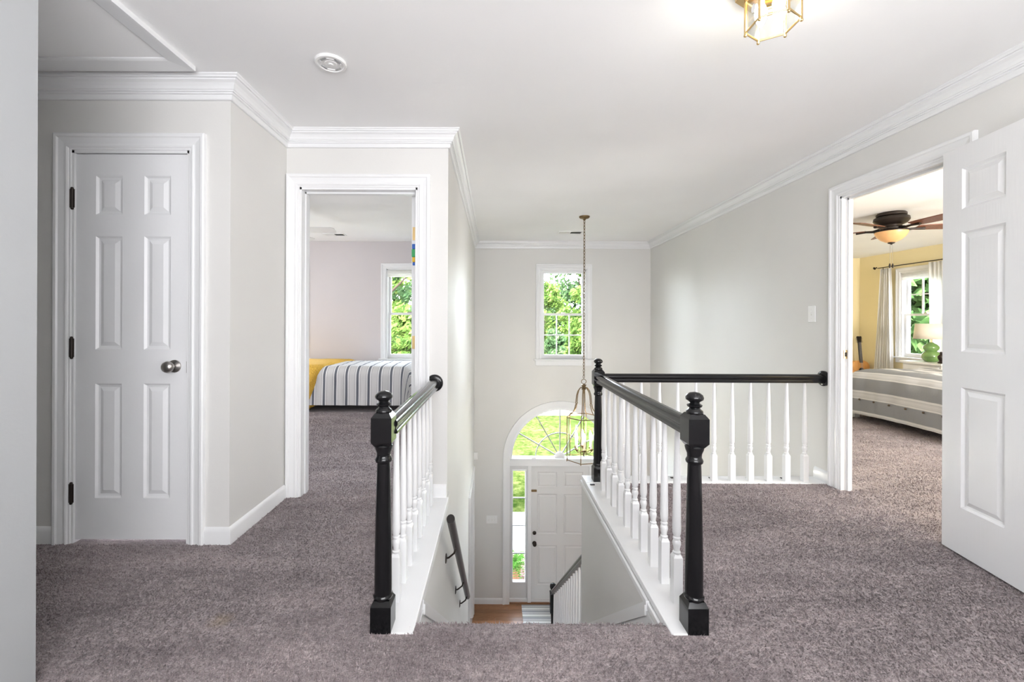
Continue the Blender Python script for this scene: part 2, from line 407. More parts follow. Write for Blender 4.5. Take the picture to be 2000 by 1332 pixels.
struct(B().box(-4.4, XJ - .12, D2, D2 + .12, 0, CEIL), 'wall_bedroom', 'mauve_paint', 'door side wall of the striped bedroom', 'wall')
# yellow bedroom
RX = 6.96; RF = 8.2
WY = (6.585, 7.365, .60, 2.03)
struct(grid_wall('y', .9, RF + .12, RX, RX + .14, -.3, CEIL, [WY]), 'wall_yellow', 'yellow_paint', 'yellow wall around the curtained window', 'wall')
struct(B().box(XR + .070, RX, RF, RF + .12, -.3, CEIL), 'wall_yellow', 'yellow_paint', 'yellow wall in the corner behind the guitar', 'wall')
struct(B().box(XR + .070, RX, .78, .9, -.3, CEIL), 'wall_yellow', 'yellow_paint', 'near yellow wall of the bedroom', 'wall')
struct(B().box(XR + .005, XR + .070, D3 + .16, RF, -.3, CEIL), 'wall_yellow', 'yellow_paint', 'yellow wall jutting beyond the stairwell', 'wall')
# lower floor
lf = struct(B().box(XL - .2, XR + .2, .9, D3 + .16, LOW - .2, LOW - .012), 'floor', 'joint', 'oak board floor of the entrance hall', 'floor')
pm = B().box(-.5, .5, -.0405, .0405, -.012, 0).mesh('plank', 'oak')
i = 0
y = 5.62
while y < D3 - .03:
    x = XL + .03 - random.random() * .8
    while x < 1.9:
        L = random.choice((.8, 1.0, 1.2))
        x0, x1 = max(x, XL + .001), min(x + L - .003, 2.0)
        if x1 - x0 > .1:
            o = put(pm, 'plank', lf, ((x0 + x1) / 2, y + .0415, LOW)); o.scale = (x1 - x0, 1, 1)
        x += L
    y += .083
struct(B().box(XL, XR, .9, 5.62, LOW - .012, LOW), 'floor', 'oak', 'oak floor under and beside the stairs', 'floor')

# crown moulding
struct(B().sweep([(-2.72, D1, CEIL), (XJ, D1, CEIL), (XJ, D2, CEIL), (XL, D2, CEIL), (XL, D3, CEIL), (XR, D3, CEIL), (XR, -1.9, CEIL)], CROWN, (0, 0, 1)),
       'trim_1', 'trim_white', 'white crown moulding running round the landing and stairwell', 'moulding')
# baseboards
def base(name, path, label, sgn=1): struct(B().sweep(path, BASE, (0, 0, 1), sgn), name, 'trim_white', label, 'baseboard', smooth=30)
base('baseboard_closet', [(-2.72, D1, 0), (CL[0] - .085, D1, 0)], 'short white baseboard left of the closet door')
base('baseboard_return', [(CL[1] + .085, D1, 0), (XJ, D1, 0), (XJ, D2 - .02, 0)], 'white baseboard wrapping the corner right of the closet door')
base('baseboard_bedroom', [(BD[1] + .085, D2, .0), (XL - .004, D2, .0)], 'short white baseboard at the end of the left balustrade')
base('baseboard_right', [(XR, 3.235, 0), (XR, RD[1] + .085, 0)], 'short white baseboard at the end of the rear balustrade')
base('baseboard_front', [(XL, D3, LOW), (DL - .10, D3, LOW)], 'white baseboard beside the entrance door')
base('baseboard_left', [(XL, FDR[1] + .085, LOW), (XL, D3, LOW)], 'white baseboard in the entrance hall corner')
base('baseboard_far', [(-4.4, D3, 0), (XL - .12, D3, 0)], 'white baseboard behind the striped bed')
base('baseboard_yellow', [(XR + .075, RF, 0), (RX, RF, 0), (RX, .9, 0)], 'white baseboard of the yellow bedroom')

# casings with jambs
def casing_y(name, x0, x1, yw, z0, zt, depth, label):       # opening in a wall facing -y
    b = B().sweep([(x0, yw, z0), (x0, yw, zt), (x1, yw, zt), (x1, yw, z0)], CASE, (0, -1, 0), -1)
    b.box(x0 - .004, x0 + .012, yw - .004, yw + depth, z0, zt); b.box(x1 - .012, x1 + .004, yw - .004, yw + depth, z0, zt); b.box(x0, x1, yw - .004, yw + depth, zt - .014, zt + .004)
    return struct(b, name, 'trim_white', label, 'door casing')
casing_y('trim_2', *CL, D1, 0, 2.045, .12, 'white moulded casing around the closet door')
o = casing_y('trim_3', *BD, D2, 0, 2.045, .12, 'white moulded casing of the bedroom doorway by the stairs')
b = B()                                                       # door stops
b.box(BD[0] + .012, BD[0] + .020, D2 + .05, D2 + .085, 0, 2.03); b.box(BD[0], BD[1], D2 + .05, D2 + .085, 2.018, 2.031); b.box(BD[1] - .024, BD[1] - .012, D2 + .05, D2 + .085, 0, 2.03)
b.build('door_stop', 'trim_white', o)
b = B().sweep([(XR, RD[1], 0), (XR, RD[1], 2.045), (XR, RD[0], 2.045), (XR, RD[0], 0)], CASE, (-1, 0, 0), -1)
b.box(XR - .004, XR + .075, RD[1] - .014, RD[1] + .004, 0, 2.045); b.box(XR - .004, XR + .075, RD[0] - .004, RD[0] + .014, 0, 2.045); b.box(XR - .004, XR + .075, RD[0], RD[1], 2.031, 2.05)
o = struct(b, 'trim_4', 'trim_white', 'white moulded casing of the yellow bedroom doorway', 'door casing')
b = B(); b.box(XR + .036, XR + .064, RD[1] - .027, RD[1] - .014, 0, 2.03); b.box(XR + .036, XR + .064, RD[0], RD[1], 2.018, 2.032); b.build('door_stop', 'trim_white', o)
sp = B().box(XR + .012, XR + .040, RD[1] - .017, RD[1] - .0135, .915, .975).build('strike_plate', 'brass', o)
B().box(XR + .020, XR + .032, RD[1] - .0185, RD[1] - .016, .93, .96).build('latch_hole', 'dark_slot', sp)
b = B().sweep([(XL, FDR[0], LOW), (XL, FDR[0], -1.08), (XL, FDR[1], -1.08), (XL, FDR[1], LOW)], CASE, (1, 0, 0), -1)
b.box(XL - .12, XL + .004, FDR[0] - .004, FDR[0] + .014, LOW, -1.08); b.box(XL - .12, XL + .004, FDR[1] - .014, FDR[1] + .004, LOW, -1.08); b.box(XL - .12, XL + .004, FDR[0], FDR[1], -1.094, -1.076)
struct(b, 'trim_5', 'trim_white', 'white cased doorway low in the left stairwell wall', 'door casing')

# ------------------------------------------------------------------ doors
def ring_panel(x0, x1, z0, z1, yf, sg):
    """moulded raised panel; yf the face plane, sg +1 if the face looks to -y"""
    b = B(); lv = [(0, 0), (.010, .009), (.019, .011), (.040, .003), (.042, .003)]
    rings = []
    for i, d in lv:
        rings.append([(x0 + i, yf + sg * d, z0 + i), (x1 - i, yf + sg * d, z0 + i), (x1 - i, yf + sg * d, z1 - i), (x0 + i, yf + sg * d, z1 - i)])
    for r in rings: b.v += r
    for j in range(len(lv) - 1):
        for q in range(4):
            a, c = 4 * j + q, 4 * j + (q + 1) % 4; b.f.append((a, c, c + 4, a + 4))
    e = 4 * (len(lv) - 1); b.f.append((e, e + 1, e + 2, e + 3)); return b
def door_leaf(rt, W, H, T, cols, rows, m, pm_=None):
    """local x 0..W, y 0 (front) .. T, z 0..H; rows given from the top"""
    rows = [(H - r1, H - r0) for r0, r1 in rows]
    b = B()
    xs = sorted({0, W, *[c for q in cols for c in q]}); zs = sorted({0, H, *[c for q in rows for c in q]})
    for i in range(len(xs) - 1):
        for j in range(len(zs) - 1):
            if (xs[i], xs[i + 1]) in cols and (zs[j], zs[j + 1]) in rows: continue
            for y in (0, T): b.quad((xs[i], y, zs[j]), (xs[i + 1], y, zs[j]), (xs[i + 1], y, zs[j + 1]), (xs[i], y, zs[j + 1]))
    b.quad((0, 0, 0), (0, T, 0), (0, T, H), (0, 0, H)); b.quad((W, 0, 0), (W, T, 0), (W, T, H), (W, 0, H))
    b.quad((0, 0, 0), (W, 0, 0), (W, T, 0), (0, T, 0)); b.quad((0, 0, H), (W, 0, H), (W, T, H), (0, T, H))
    b.build('leaf', m, rt)
    for c in cols:
        for r in rows:
            f = ring_panel(*c, *r, 0, 1); g = ring_panel(*c, *r, T, -1); k = len(f.v)
            f.v += g.v; f.f += [tuple(k + q for q in fc) for fc in g.f]
            f.build('panel', pm_ or m, rt)
ROWS = [(.112, .315), (.428, 1.02), (1.197, 1.795)]
def knob(rt, x, z, m, y=0, sg=-1):
    prof = [(.033, 0), (.033, .006), (.024, .010), (.014, .014), (.012, .026), (.016, .032), (.026, .040), (.030, .052), (.027, .062), (.016, .069), (.004, .071)]
    b = B().lathe(prof, (0, 0, 0), 20); b.v = [(x + a, y + sg * c, z + bb) for a, bb, c in b.v]
    return b.build('knob', m, rt, smooth=50)
def hinge(rt, x, y, z, m, name='hinge'):
    b = B().lathe([(.0075, -.05), (.0075, .05)], (x, y, z), 10); b.ball((x, y, z + .052), .007, 8, 6); b.ball((x, y, z - .052), .007, 8, 6); b.box(x - .013, x + .011, y - .001, y + .003, z - .048, z + .048)
    return b.build(name, m, rt, smooth=40)
# closet door
d1 = root('door_1', (CL[0] + .014, D1 + .006, .018), 'closed white six panel closet door with a satin nickel knob', 'door', 'structure', local=True)
door_leaf(d1, CL[1] - CL[0] - .028, 2.01, .035, [(.102, .240), (.355, .493)], ROWS, 'door_white')
knob(d1, .518, .905, 'nickel'); B().box(.578, .5845, -.002, .02, .87, .93).build('latch', 'nickel', d1)
for z in (.245, 1.00, 1.775): hinge(d1, -.006, -.017, z, 'dark_bronze')
# open bedroom door, seen on its hinge edge
d2 = root('door_2', (BD[1] - .022, D2 + .128, .018), 'white bedroom door standing open, seen edge on in its frame', 'door', 'structure', rz=90, local=True)
door_leaf(d2, .73, 2.01, .040, [(.11, .31), (.42, .62)], ROWS, 'door_white')
for z in (.25, 1.0, 1.75):
    B().box(-.003, .0, .004, .034, z - .045, z + .045).build('hinge', 'brass', d2, label='brass hinge plate')
b = B()
b.v = []; dec = root('door_charm', (BD[1] - .045, D2 + .121, 1.66), 'small blue, green and yellow charm hung on the open bedroom door edge', 'charm', local=True)
B().box(-.012, .012, -.012, 0, -.0, .035).build('top', 'sky_blue_toy', dec, bevel=.004); B().box(-.014, .014, -.014, 0, -.055, -.001).build('body', 'toy_green', dec, bevel=.004)
B().box(-.010, .012, -.014, 0, -.090, -.056).build('tip', 'toy_yellow', dec, bevel=.004); B().box(-.008, .010, -.012, 0, -.112, -.091).build('tail', 'sky_blue_toy', dec, bevel=.003)
# yellow bedroom door folded back on the landing wall
ang = math.degrees(math.atan2(-.985, -.174))
d3 = root('door_3', (2.336, 2.243, .012), 'white six panel door folded back against the right landing wall', 'door', 'structure', rz=ang, local=True)
door_leaf(d3, .76, 2.03, .036, [(.110, .330), (.430, .650)], ROWS, 'door_grain')
for z in (.25, 1.0, 1.75): hinge(d3, -.006, .045, z, 'brass')
knob(d3, .70, .92, 'brass')
# entrance door
d4 = root('door_4', (ACX - .45, D3 + .03, LOW + .016), 'light grey six panel entrance door under the arched window', 'door', 'structure', local=True)
door_leaf(d4, .90, 2.12, .045, [(.094, .402), (.504, .812)], [(.103, .343), (.446, 1.068), (1.246, 1.862)], 'entry_grey')
b = B().lathe([(.030, 0), (.030, .008), (.020, .014), (.018, .022)], (0, 0, 0), 18); b.v = [(.052 + a, -c, 1.07 + q) for a, q, c in b.v]; b.build('deadbolt', 'dark_bronze', d4, smooth=40)
knob(d4, .052, .91, 'dark_bronze')
B().box(.0, .085, -.024, 0, 1.715, 1.745).build('door_guard', 'antique_brass', d4, bevel=.004)
B().box(.0, .90, -.012, 0, 0, .05).build('sweep_strip', 'entry_grey', d4)
o = root('door_5', (XL - .10, FDR[0] + .014, LOW + .01), 'white panelled door in the left entrance hall wall', 'door', 'structure', rz=90, local=True)
door_leaf(o, FDR[1] - FDR[0] - .028, 2.09, .035, [(.13, .42), (.55, .84)], ROWS, 'door_white')

# ------------------------------------------------------------------ windows
def window(name, loc, rz, Wd, H, upper, lower, label, blind=False):
    """loc = inner wall face, centre of the opening's foot; local x right, y outward"""
    r = root(name, loc, label, 'window', 'structure', rz=rz, local=True); h = Wd / 2
    B().sweep([(-h, 0, 0), (-h, 0, H), (h, 0, H), (h, 0, 0)], CASE, (0, -1, 0), -1).build('casing', 'trim_white', r)
    B().box(-h - .115, h + .115, -.045, .10, -.022, .0).build('stool', 'trim_white', r, bevel=.006)
    B().box(-h - .085, h + .085, -.018, 0, -.10, -.022).build('apron', 'trim_white', r, bevel=.004)
    b = B(); b.box(-h, -h + .016, 0, .15, 0, H); b.box(h - .016, h, 0, .15, 0, H); b.box(-h, h, 0, .15, H - .016, H); b.box(-h, h, .04, .16, -.01, .012); b.build('jamb', 'trim_white', r)
    mid = H * .5
    for nm, z0, z1, y0, g in (('upper_sash', mid - .018, H - .016, .082, upper), ('lower_sash', .012, mid + .018, .046, lower)):
        fw = .036; x0, x1 = -h + .016, h - .016; rb = .055 if nm == 'lower_sash' else .036
        b = B(); b.box(x0, x0 + fw, y0, y0 + .034, z0, z1); b.box(x1 - fw, x1, y0, y0 + .034, z0, z1); b.box(x0 + fw, x1 - fw, y0, y0 + .034, z0, z0 + rb); b.box(x0 + fw, x1 - fw, y0, y0 + .034, z1 - .036, z1)
        s = b.build(nm, 'trim_white', r)
        gx0, gx1, gz0, gz1 = x0 + fw, x1 - fw, z0 + rb, z1 - .036
        nx, nz = g
        for i in range(1, nx):
            xm = gx0 + (gx1 - gx0) * i / nx; B().box(xm - .009, xm + .009, y0 + .006, y0 + .028, gz0, gz1).build('muntin', 'trim_white', s)
        for j in range(1, nz):
            zm = gz0 + (gz1 - gz0) * j / nz; B().box(gx0, gx1, y0 + .007, y0 + .027, zm - .009, zm + .009).build('muntin', 'trim_white', s)
        for i in range(nx):
            for j in range(nz):
                B().box(gx0 + (gx1 - gx0) * i / nx, gx0 + (gx1 - gx0) * (i + 1) / nx, y0 + .015, y0 + .018, gz0 + (gz1 - gz0) * j / nz, gz0 + (gz1 - gz0) * (j + 1) / nz).build('pane', 'pane_glass', s)
    B().box(-.03, .03, .02, .05, mid + .018, mid + .032).build('sash_lock', 'nickel', r)
    if blind:
        for q in range(4):
            B().box(-h + .012, h - .012, -.012 + q * .004, .045, H - .045 - q * .026, H - .022 - q * .026).build('blind_fold', 'curtain', r, bevel=.004)
    return r
window('window_1', ((W1[0] + W1[1]) / 2, D3, W1[2]), 0, W1[1] - W1[0], W1[3] - W1[2], (1, 1), (3, 2), 'white sash window high in the stairwell end wall')
window('window_2', ((WB[0][0] + WB[0][1]) / 2, D3, WB[0][2]), 0, .71, WB[0][3] - WB[0][2], (1, 1), (1, 1), 'white sash window over the striped bed', blind=True)
window('window_3', ((WB[1][0] + WB[1][1]) / 2, D3, WB[1][2]), 0, .70, WB[1][3] - WB[1][2], (1, 1), (1, 1), 'bedroom window mostly hidden by the left door jamb')
window('window_4', (RX, (WY[0] + WY[1]) / 2, WY[2]), -90, WY[1] - WY[0], WY[3] - WY[2], (3, 2), (1, 1), 'white sash window in the yellow bedroom', blind=True)

# entrance unit: arched window, sidelights, posts
o = root('window_5', (ACX, D3, ASP), 'half round fanlight with sunburst bars over the entrance door', 'window', 'structure')
yg = D3 + .06
arc = [(ACX + AR * math.cos(PI - PI * i / 40), D3, ASP + AR * math.sin(PI - PI * i / 40)) for i in range(41)]
B().sweep([(DL, D3, LOW), *arc, (DRR, D3, LOW)], [(-.0, 0), (-.0, .012), (.02, .018), (.07, .02), (.085, .028), (.105, .028), (.105, 0)], (0, -1, 0), -1).build('casing', 'trim_white', o, smooth=35)
B().sweep([(a, D3 + .09, c) for a, _, c in arc], [(-.035, -.07), (-.035, .09), (.004, .09), (.004, -.07)], (0, -1, 0), -1).build('frame', 'trim_white', o, smooth=35)
b = B(); b.box(DL, DRR, D3 + .0, D3 + .13, -1.068, ASP); b.box(DL + .002, DRR - .002, D3 - .02, D3 + .02, ASP - .03, ASP - .0); b.build('transom_bar', 'trim_white', o, bevel=.004)
B().box(ACX - .445, ACX - .385, D3 - .02, D3 + .03, ASP, ASP + .02).build('contact_sensor', 'plastic_white', o, bevel=.003)
hub = [(ACX + .085 * math.cos(PI * i / 20), ASP + .085 * math.sin(PI * i / 20)) for i in range(21)]
B().prism(hub, yg - .008, yg + .02).build('hub', 'trim_white', o)
for kk in range(1, 6):
    a = PI * kk / 6; ca, sa = math.cos(a), math.sin(a); px, pz = -sa * .008, ca * .008
    B().prism([(ACX + ca * .08 + px, ASP + sa * .08 + pz), (ACX + ca * .08 - px, ASP + sa * .08 - pz), (ACX + ca * (AR - .02) - px, ASP + sa * (AR - .02) - pz), (ACX + ca * (AR - .02) + px, ASP + sa * (AR - .02) + pz)], yg, yg + .018).build('muntin', 'bar_grey', o)
B().sweep([(ACX + .38 * math.cos(PI - PI * i / 30), yg + .018, ASP + .38 * math.sin(PI - PI * i / 30)) for i in range(31)], [(-.007, 0), (-.007, .017), (.007, .017), (.007, 0)], (0, -1, 0), -1).build('muntin', 'bar_grey', o)
for kk in range(6):
    for r0, r1 in ((.0, .38), (.38, AR - .02)):
        ps = [(ACX + r1 * math.cos(PI * (kk + q / 6) / 6), ASP + r1 * math.sin(PI * (kk + q / 6) / 6)) for q in range(7)]
        ps += [(ACX + r0 * math.cos(PI * (kk + q / 6) / 6), ASP + r0 * math.sin(PI * (kk + q / 6) / 6)) for q in range(6, -1, -1)] if r0 else [(ACX, ASP)]
        B().prism(ps, yg + .007, yg + .010).build('pane', 'pane_glass', o)
for sd_, nm, lb in ((-1, 'window_6', 'tall narrow sidelight window left of the entrance door'), (1, 'window_7', 'sidelight window right of the entrance door behind the balustrade')):
    xa, xb = (DL, ACX - .45) if sd_ < 0 else (ACX + .45, DRR)
    o = root(nm, ((xa + xb) / 2, D3, LOW), lb, 'window', 'structure')
    zg0, zg1 = -2.885, -1.155; ga, gb = (xa + .052, xb - .092) if sd_ < 0 else (xa + .092, xb - .052)
    b = grid_wall('x', xa, xb, D3 + .045, D3 + .10, LOW, -1.068, [(ga, gb, zg0, zg1)]); b.build('frame', 'entry_grey', o)
    pxa, pxb = (xb - .055, xb) if sd_ < 0 else (xa, xa + .055)
    B().box(pxa, pxb, D3 + .005, D3 + .10, LOW, -1.068).build('door_post', 'trim_white', o, bevel=.004)
    B().box(xa, xb, D3 + .02, D3 + .05, LOW, LOW + .06).build('kick_rail', 'trim_white', o, bevel=.006)
    B().sweep([(ga, D3 + .045, zg0), (ga, D3 + .045, zg1), (gb, D3 + .045, zg1), (gb, D3 + .045, zg0), (ga, D3 + .045, zg0)], [(0, 0), (0, .004), (.008, .01), (.02, .006), (.022, 0)], (0, -1, 0), -1).build('glazing_bead', 'trim_white', o)
    for kk in range(4):
        za, zb = zg0 + (zg1 - zg0) * kk / 4, zg0 + (zg1 - zg0) * (kk + 1) / 4
        B().box(ga, gb, D3 + .07, D3 + .074, za, zb).build('pane', 'pane_glass', o)
        if kk: B().box(ga, gb, D3 + .062, D3 + .082, za - .007, za + .007).build('muntin', 'bar_grey', o)
struct(B().box(DL, DRR, D3 - .01, D3 + .16, LOW, LOW + .014), 'trim_6', 'oak', 'threshold under the entrance door', 'threshold')

# attic hatch
hx, hy = -1.475, 2.115
o = root('attic_hatch', (-2.05, 1.7, CEIL), 'flat attic hatch framed in white trim on the ceiling', 'hatch')
TR = [(0, 0), (0, -.012), (.010, -.018), (.075, -.024), (.085, -.024), (.085, 0)]
B().sweep([(-2.62, 1.40, CEIL), (-2.62, hy - .085, CEIL), (hx - .085, hy - .085, CEIL), (hx - .085, 1.40, CEIL), (-2.62, 1.40, CEIL)], TR, (0, 0, 1), -1).build('frame', 'trim_white', o)
B().box(-2.62, hx - .085, 1.40, hy - .085, CEIL - .006, CEIL - .001).build('panel', 'ceiling_paint', o)

# ------------------------------------------------------------------ stairs
st = root('staircase', (.17, 1.68, LOW), 'carpeted staircase descending to the entrance hall', 'staircase')
for i in range(1, 16):
    y0 = 1.68 + .255 * (i - 1); z = -.2 * i
    b = B(); pr = [(y0 - .02, z - .001), (y0 + .255, z - .001), (y0 + .275, z - .012), (y0 + .280, z - .028), (y0 + .262, z - .04), (y0 + .255, z - .06), (y0 + .255, z - .2), (y0 - .02, z - .2)]
    n = len(pr); b.v += [(XL + .021, y, q) for y, q in pr] + [(.639, y, q) for y, q in pr]
    b.f += [tuple(range(n)), tuple(range(2 * n - 1, n - 1, -1))] + [(i_, (i_ + 1) % n, n + (i_ + 1) % n, n + i_) for i_ in range(n)]
    b.build('step', 'carpet', st, smooth=45)
for x, s_, y1 in ((XL + .001, 1, 5.3), (.659, -1, 3.2)):            # skirt boards
    b = B(); y0 = 1.82; b.box(min(x, x + s_ * .012), max(x, x + s_ * .012), 1.66, 1.82, -.5, -.06)
    zt = lambda y: -.031 - .785 * (y - 1.815)
    k = len(b.v); 
    for off_, t in ((0, .016), (-.028, .020), (-.034, .012)):
        pass
    for (t, o0, o1) in ((.012, -.30, -.045), (.020, -.045, .0), (.014, .0, .018)):
        xs = sorted((x, x + s_ * t)); k = len(b.v)
        for xx in xs: b.v += [(xx, y0, zt(y0) + o0), (xx, y1, zt(y1) + o0), (xx, y1, zt(y1) + o1), (xx, y0, zt(y0) + o1)]
        b.f += [tuple(k + q for q in f) for f in ((0, 1, 2, 3), (7, 6, 5, 4), (0, 4, 5, 1), (1, 5, 6, 2), (2, 6, 7, 3), (3, 7, 4, 0))]
    b.build('skirt_board', 'trim_white', st)

# ------------------------------------------------------------------ balustrades
def newel_mesh():
    b = B(); bl = .0385
    b.box(-bl, bl, -bl, bl, 0, .098); b.taper((0, 0), bl, .029, .098, .116)
    b.lathe([(.030, .112), (.036, .118), (.037, .126), (.033, .132), (.0325, .136), (.033, .15), (.0315, .30), (.028, .48), (.025, .60), (.024, .625), (.030, .630), (.032, .638), (.029, .645), (.026, .650), (.027, .665), (.033, .680), (.035, .690), (.031, .695)], (0, 0, 0), 22)
    b.taper((0, 0), .026, bl, .690, .708); b.box(-bl, bl, -bl, bl, .708, .800); b.taper((0, 0), bl, .027, .800, .816)
    return b.mesh('newel_post', 'black_gloss', smooth=38)
def finial_mesh():
    return B().lathe([(.027, .812), (.031, .818), (.030, .826), (.022, .832), (.019, .838), (.026, .842), (.028, .848), (.020, .853), (.017, .857), (.022, .862), (.031, .868), (.033, .876), (.029, .886), (.018, .894), (.004, .897)], (0, 0, 0), 22).mesh('finial', 'black_gloss', smooth=60)
NW, FI = newel_mesh(), finial_mesh()
def newel(rt, x, y, z=0):
    off = ORG[rt.name]; o = put(NW, 'newel_post', rt, (x - off[0], y - off[1], z - off[2])); put(FI, 'finial', o); return o
RAIL = [(-.030, -.030), (.030, -.030), (.031, -.018), (.026, -.012), (.026, -.004), (.031, .002), (.031, .012), (.026, .022), (.015, .029), (0, .031), (-.015, .029), (-.026, .022), (-.031, .012), (-.031, .002), (-.026, -.004), (-.026, -.012), (-.031, -.018)]
RZ = .757
def baluster_mesh(h):
    b = B(); q = .0185
    b.box(-q, q, -q, q, 0, .185); b.taper((0, 0), q, .013, .185, .198)
    b.lathe([(.013, .196), (.016, .200), (.016, .206), (.012, .210), (.013, .222), (.017, .238), (.0165, .248), (.012, .256), (.0155, .259), (.0155, .266), (.012, .269), (.016, .280), (.0175, .30), (.0155, .45), (.0115, .62), (.009, h)], (0, 0, 0), 12)
    return b.mesh('baluster', 'trim_white', smooth=38)
BM = baluster_mesh(RZ - .026)
CZ = .004
def rosette(rt, c, ax):
    b = B().lathe([(.056, 0), (.056, .012), (.050, .018), (.038, .020)], (0, 0, 0), 28)
    if ax == 'y': b.v = [(c[0] + a, c[1] - q, c[2] + e) for a, e, q in b.v]
    else: b.v = [(c[0] - q, c[1] + a, c[2] + e) for a, e, q in b.v]
    b.build('rosette', 'black_gloss', rt, smooth=40)
# left run
lb_ = root('stair_balustrade', (-.419, 1.632, 0), 'short black and white balustrade left of the stairs, ending at the bedroom wall', 'balustrade')
newel(lb_, -.419, 1.632)
b = B(); b.box(-.459, XL + .012, 1.594, D2, -.026, CZ); b.box(XL - .002, XL + .010, 1.70, D2, -.055, -.026); b.build('curb', 'trim_white', lb_, bevel=.004)
B().sweep([(-.404, 1.66, RZ), (-.394, D2 - .012, RZ)], RAIL, (0, 0, 1)).build('handrail', 'black_gloss', lb_, smooth=40)
rosette(lb_, (-.394, D2, RZ), 'y')
for k in range(8): put(BM, 'baluster', lb_, (-.405 + .419, 1.785 + .1325 * k - 1.632, CZ))
# right run and the run along the landing edge
rb_ = root('landing_balustrade', (.760, 3.149, 0), 'long L shaped black and white balustrade around the right of the stairwell', 'balustrade')
newel(rb_, .760, 1.632); newel(rb_, .760, 3.149)
b = B(); b.box(.662, .800, 1.594, 3.105, -.026, CZ); b.box(.650, .664, 1.70, 3.25, -.055, -.026); b.build('curb', 'trim_white', rb_, bevel=.004)
b = B(); b.box(.662, XR - .002, 3.105, 3.25, -.026, CZ + .002); b.build('curb', 'trim_white', rb_, bevel=.004)
B().sweep([(.760, 1.66, RZ), (.760, 3.12, RZ)], RAIL, (0, 0, 1)).build('handrail', 'black_gloss', rb_, smooth=40)
B().sweep([(.785, 3.149, RZ), (XR - .012, 3.149, RZ)], RAIL, (0, 0, 1)).build('handrail', 'black_gloss', rb_, smooth=40)
rosette(rb_, (XR, 3.149, RZ), 'x')
for k in range(10): put(BM, 'baluster', rb_, (0, 1.787 + .1325 * k - 3.149, CZ))
for k in range(11): put(BM, 'baluster', rb_, (.943 + .133 * k - .760, 0, CZ + .002))
CM = B().box(-.016, .016, -.010, .010, 0, .004).mesh('floor_clip', 'dark_bronze')
for x, y in ((.70, 3.06), (1.33, 3.20), (1.615, 3.20), (1.895, 3.20), (2.15, 3.20)): put(CM, 'floor_clip', rb_, (x - .76, y - 3.149, CZ + .002))
# lower stair run
lw = root('lower_balustrade', (.755, 5.45, LOW), 'dark railed white balustrade low on the stairs near the entrance door', 'balustrade')
nz = LOW
b = B(); bl = .042
b.box(.755 - bl, .755 + bl, 5.45 - bl, 5.45 + bl, nz, nz + .30)
b.lathe([(.036, .30), (.030, .33), (.024, .40), (.026, .60), (.030, .68), (.034, .70)], (.755, 5.45, nz), 18)
b.box(.755 - bl, .755 + bl, 5.45 - bl, 5.45 + bl, nz + .70, nz + .94)
np_ = b.build('newel_post', 'black_gloss', lw, smooth=40)
B().lathe([(.040, .94), (.030, .95), (.024, .958), (.032, .966), (.024, .975), (.036, .99), (.043, 1.01), (.040, 1.035), (.024, 1.052), (.004, 1.058)], (.755, 5.45, nz), 20).build('finial', 'black_gloss', np_, smooth=60)
zr = lambda y: 1.157 - 3.42 + .785 * (5.45 - y)
B().sweep([(.755, 3.24, zr(3.24)), (.755, 5.42, zr(5.42))], RAIL, (0, .785 / 1.271, 1 / 1.271)).build('handrail', 'dark_wood', lw, smooth=40)
for i in range(17):
    yb = 5.33 - .1275 * i
    if yb < 3.28: break
    stp = math.floor((yb - 1.68) / .255) + 1
    zb = -.2 * stp; zt_ = zr(yb) - .03
    b = B(); q = .016; b.box(.755 - q, .755 + q, yb - q, yb + q, zb, zb + .17); b.lathe([(.013, zb + .17), (.017, zb + .20), (.015, zb + .5), (.010, zt_)], (.755, yb, 0), 10); b.build('baluster', 'trim_white', lw, smooth=40)
b = B(); ys = (3.235, 5.5); k = 0
for xx in (.645, .80):
    b.v += [(xx, ys[0], -.2 - .785 * (ys[0] - 1.94) - .02), (xx, ys[1], LOW + .03), (xx, ys[1], LOW), (xx, ys[0], LOW)]
b.f += [(0, 1, 2, 3), (7, 6, 5, 4), (0, 4, 5, 1), (1, 5, 6, 2), (2, 6, 7, 3), (3, 7, 4, 0)]
b.build('stringer', 'trim_white', lw)
# wall handrail
wr = root('wall_handrail', (-.24, 2.4, -.9), 'dark wall mounted stair handrail with bronze brackets on the left stairwell wall', 'handrail')
p0, p1 = Vector((-.245, 2.44, CAMZ - 1.115)), Vector((-.245, 4.06, CAMZ - 2.585)); dv = (p1 - p0).normalized(); nv = Vector((1, 0, 0)).cross(dv)
if nv.z < 0: nv = -nv
RR = [(.024 * math.cos(2 * PI * i / 14), .026 * math.sin(2 * PI * i / 14)) for i in range(14)]
B().sweep([p0, p1], RR, tuple(nv)).build('rail', 'dark_wood', wr, smooth=40)
for t in (.22, .66, .93):
    p = p0.lerp(p1, t) - nv * .028
    b = B().tube([p, p - nv * .02 + Vector((-.01, 0, -.01)), Vector((XL + .02, p.y, p.z - .06)), Vector((XL, p.y, p.z - .065))], .006, 8)
    bb = B().lathe([(.03, 0), (.03, .004), (.02, .008)], (0, 0, 0), 14); k = len(b.v); b.v += [(XL + q, p.y + a, p.z - .065 + e) for a, e, q in bb.v]; b.f += [tuple(k + i for i in f) for f in bb.f]
    b.build('bracket', 'dark_bronze', wr, smooth=45)

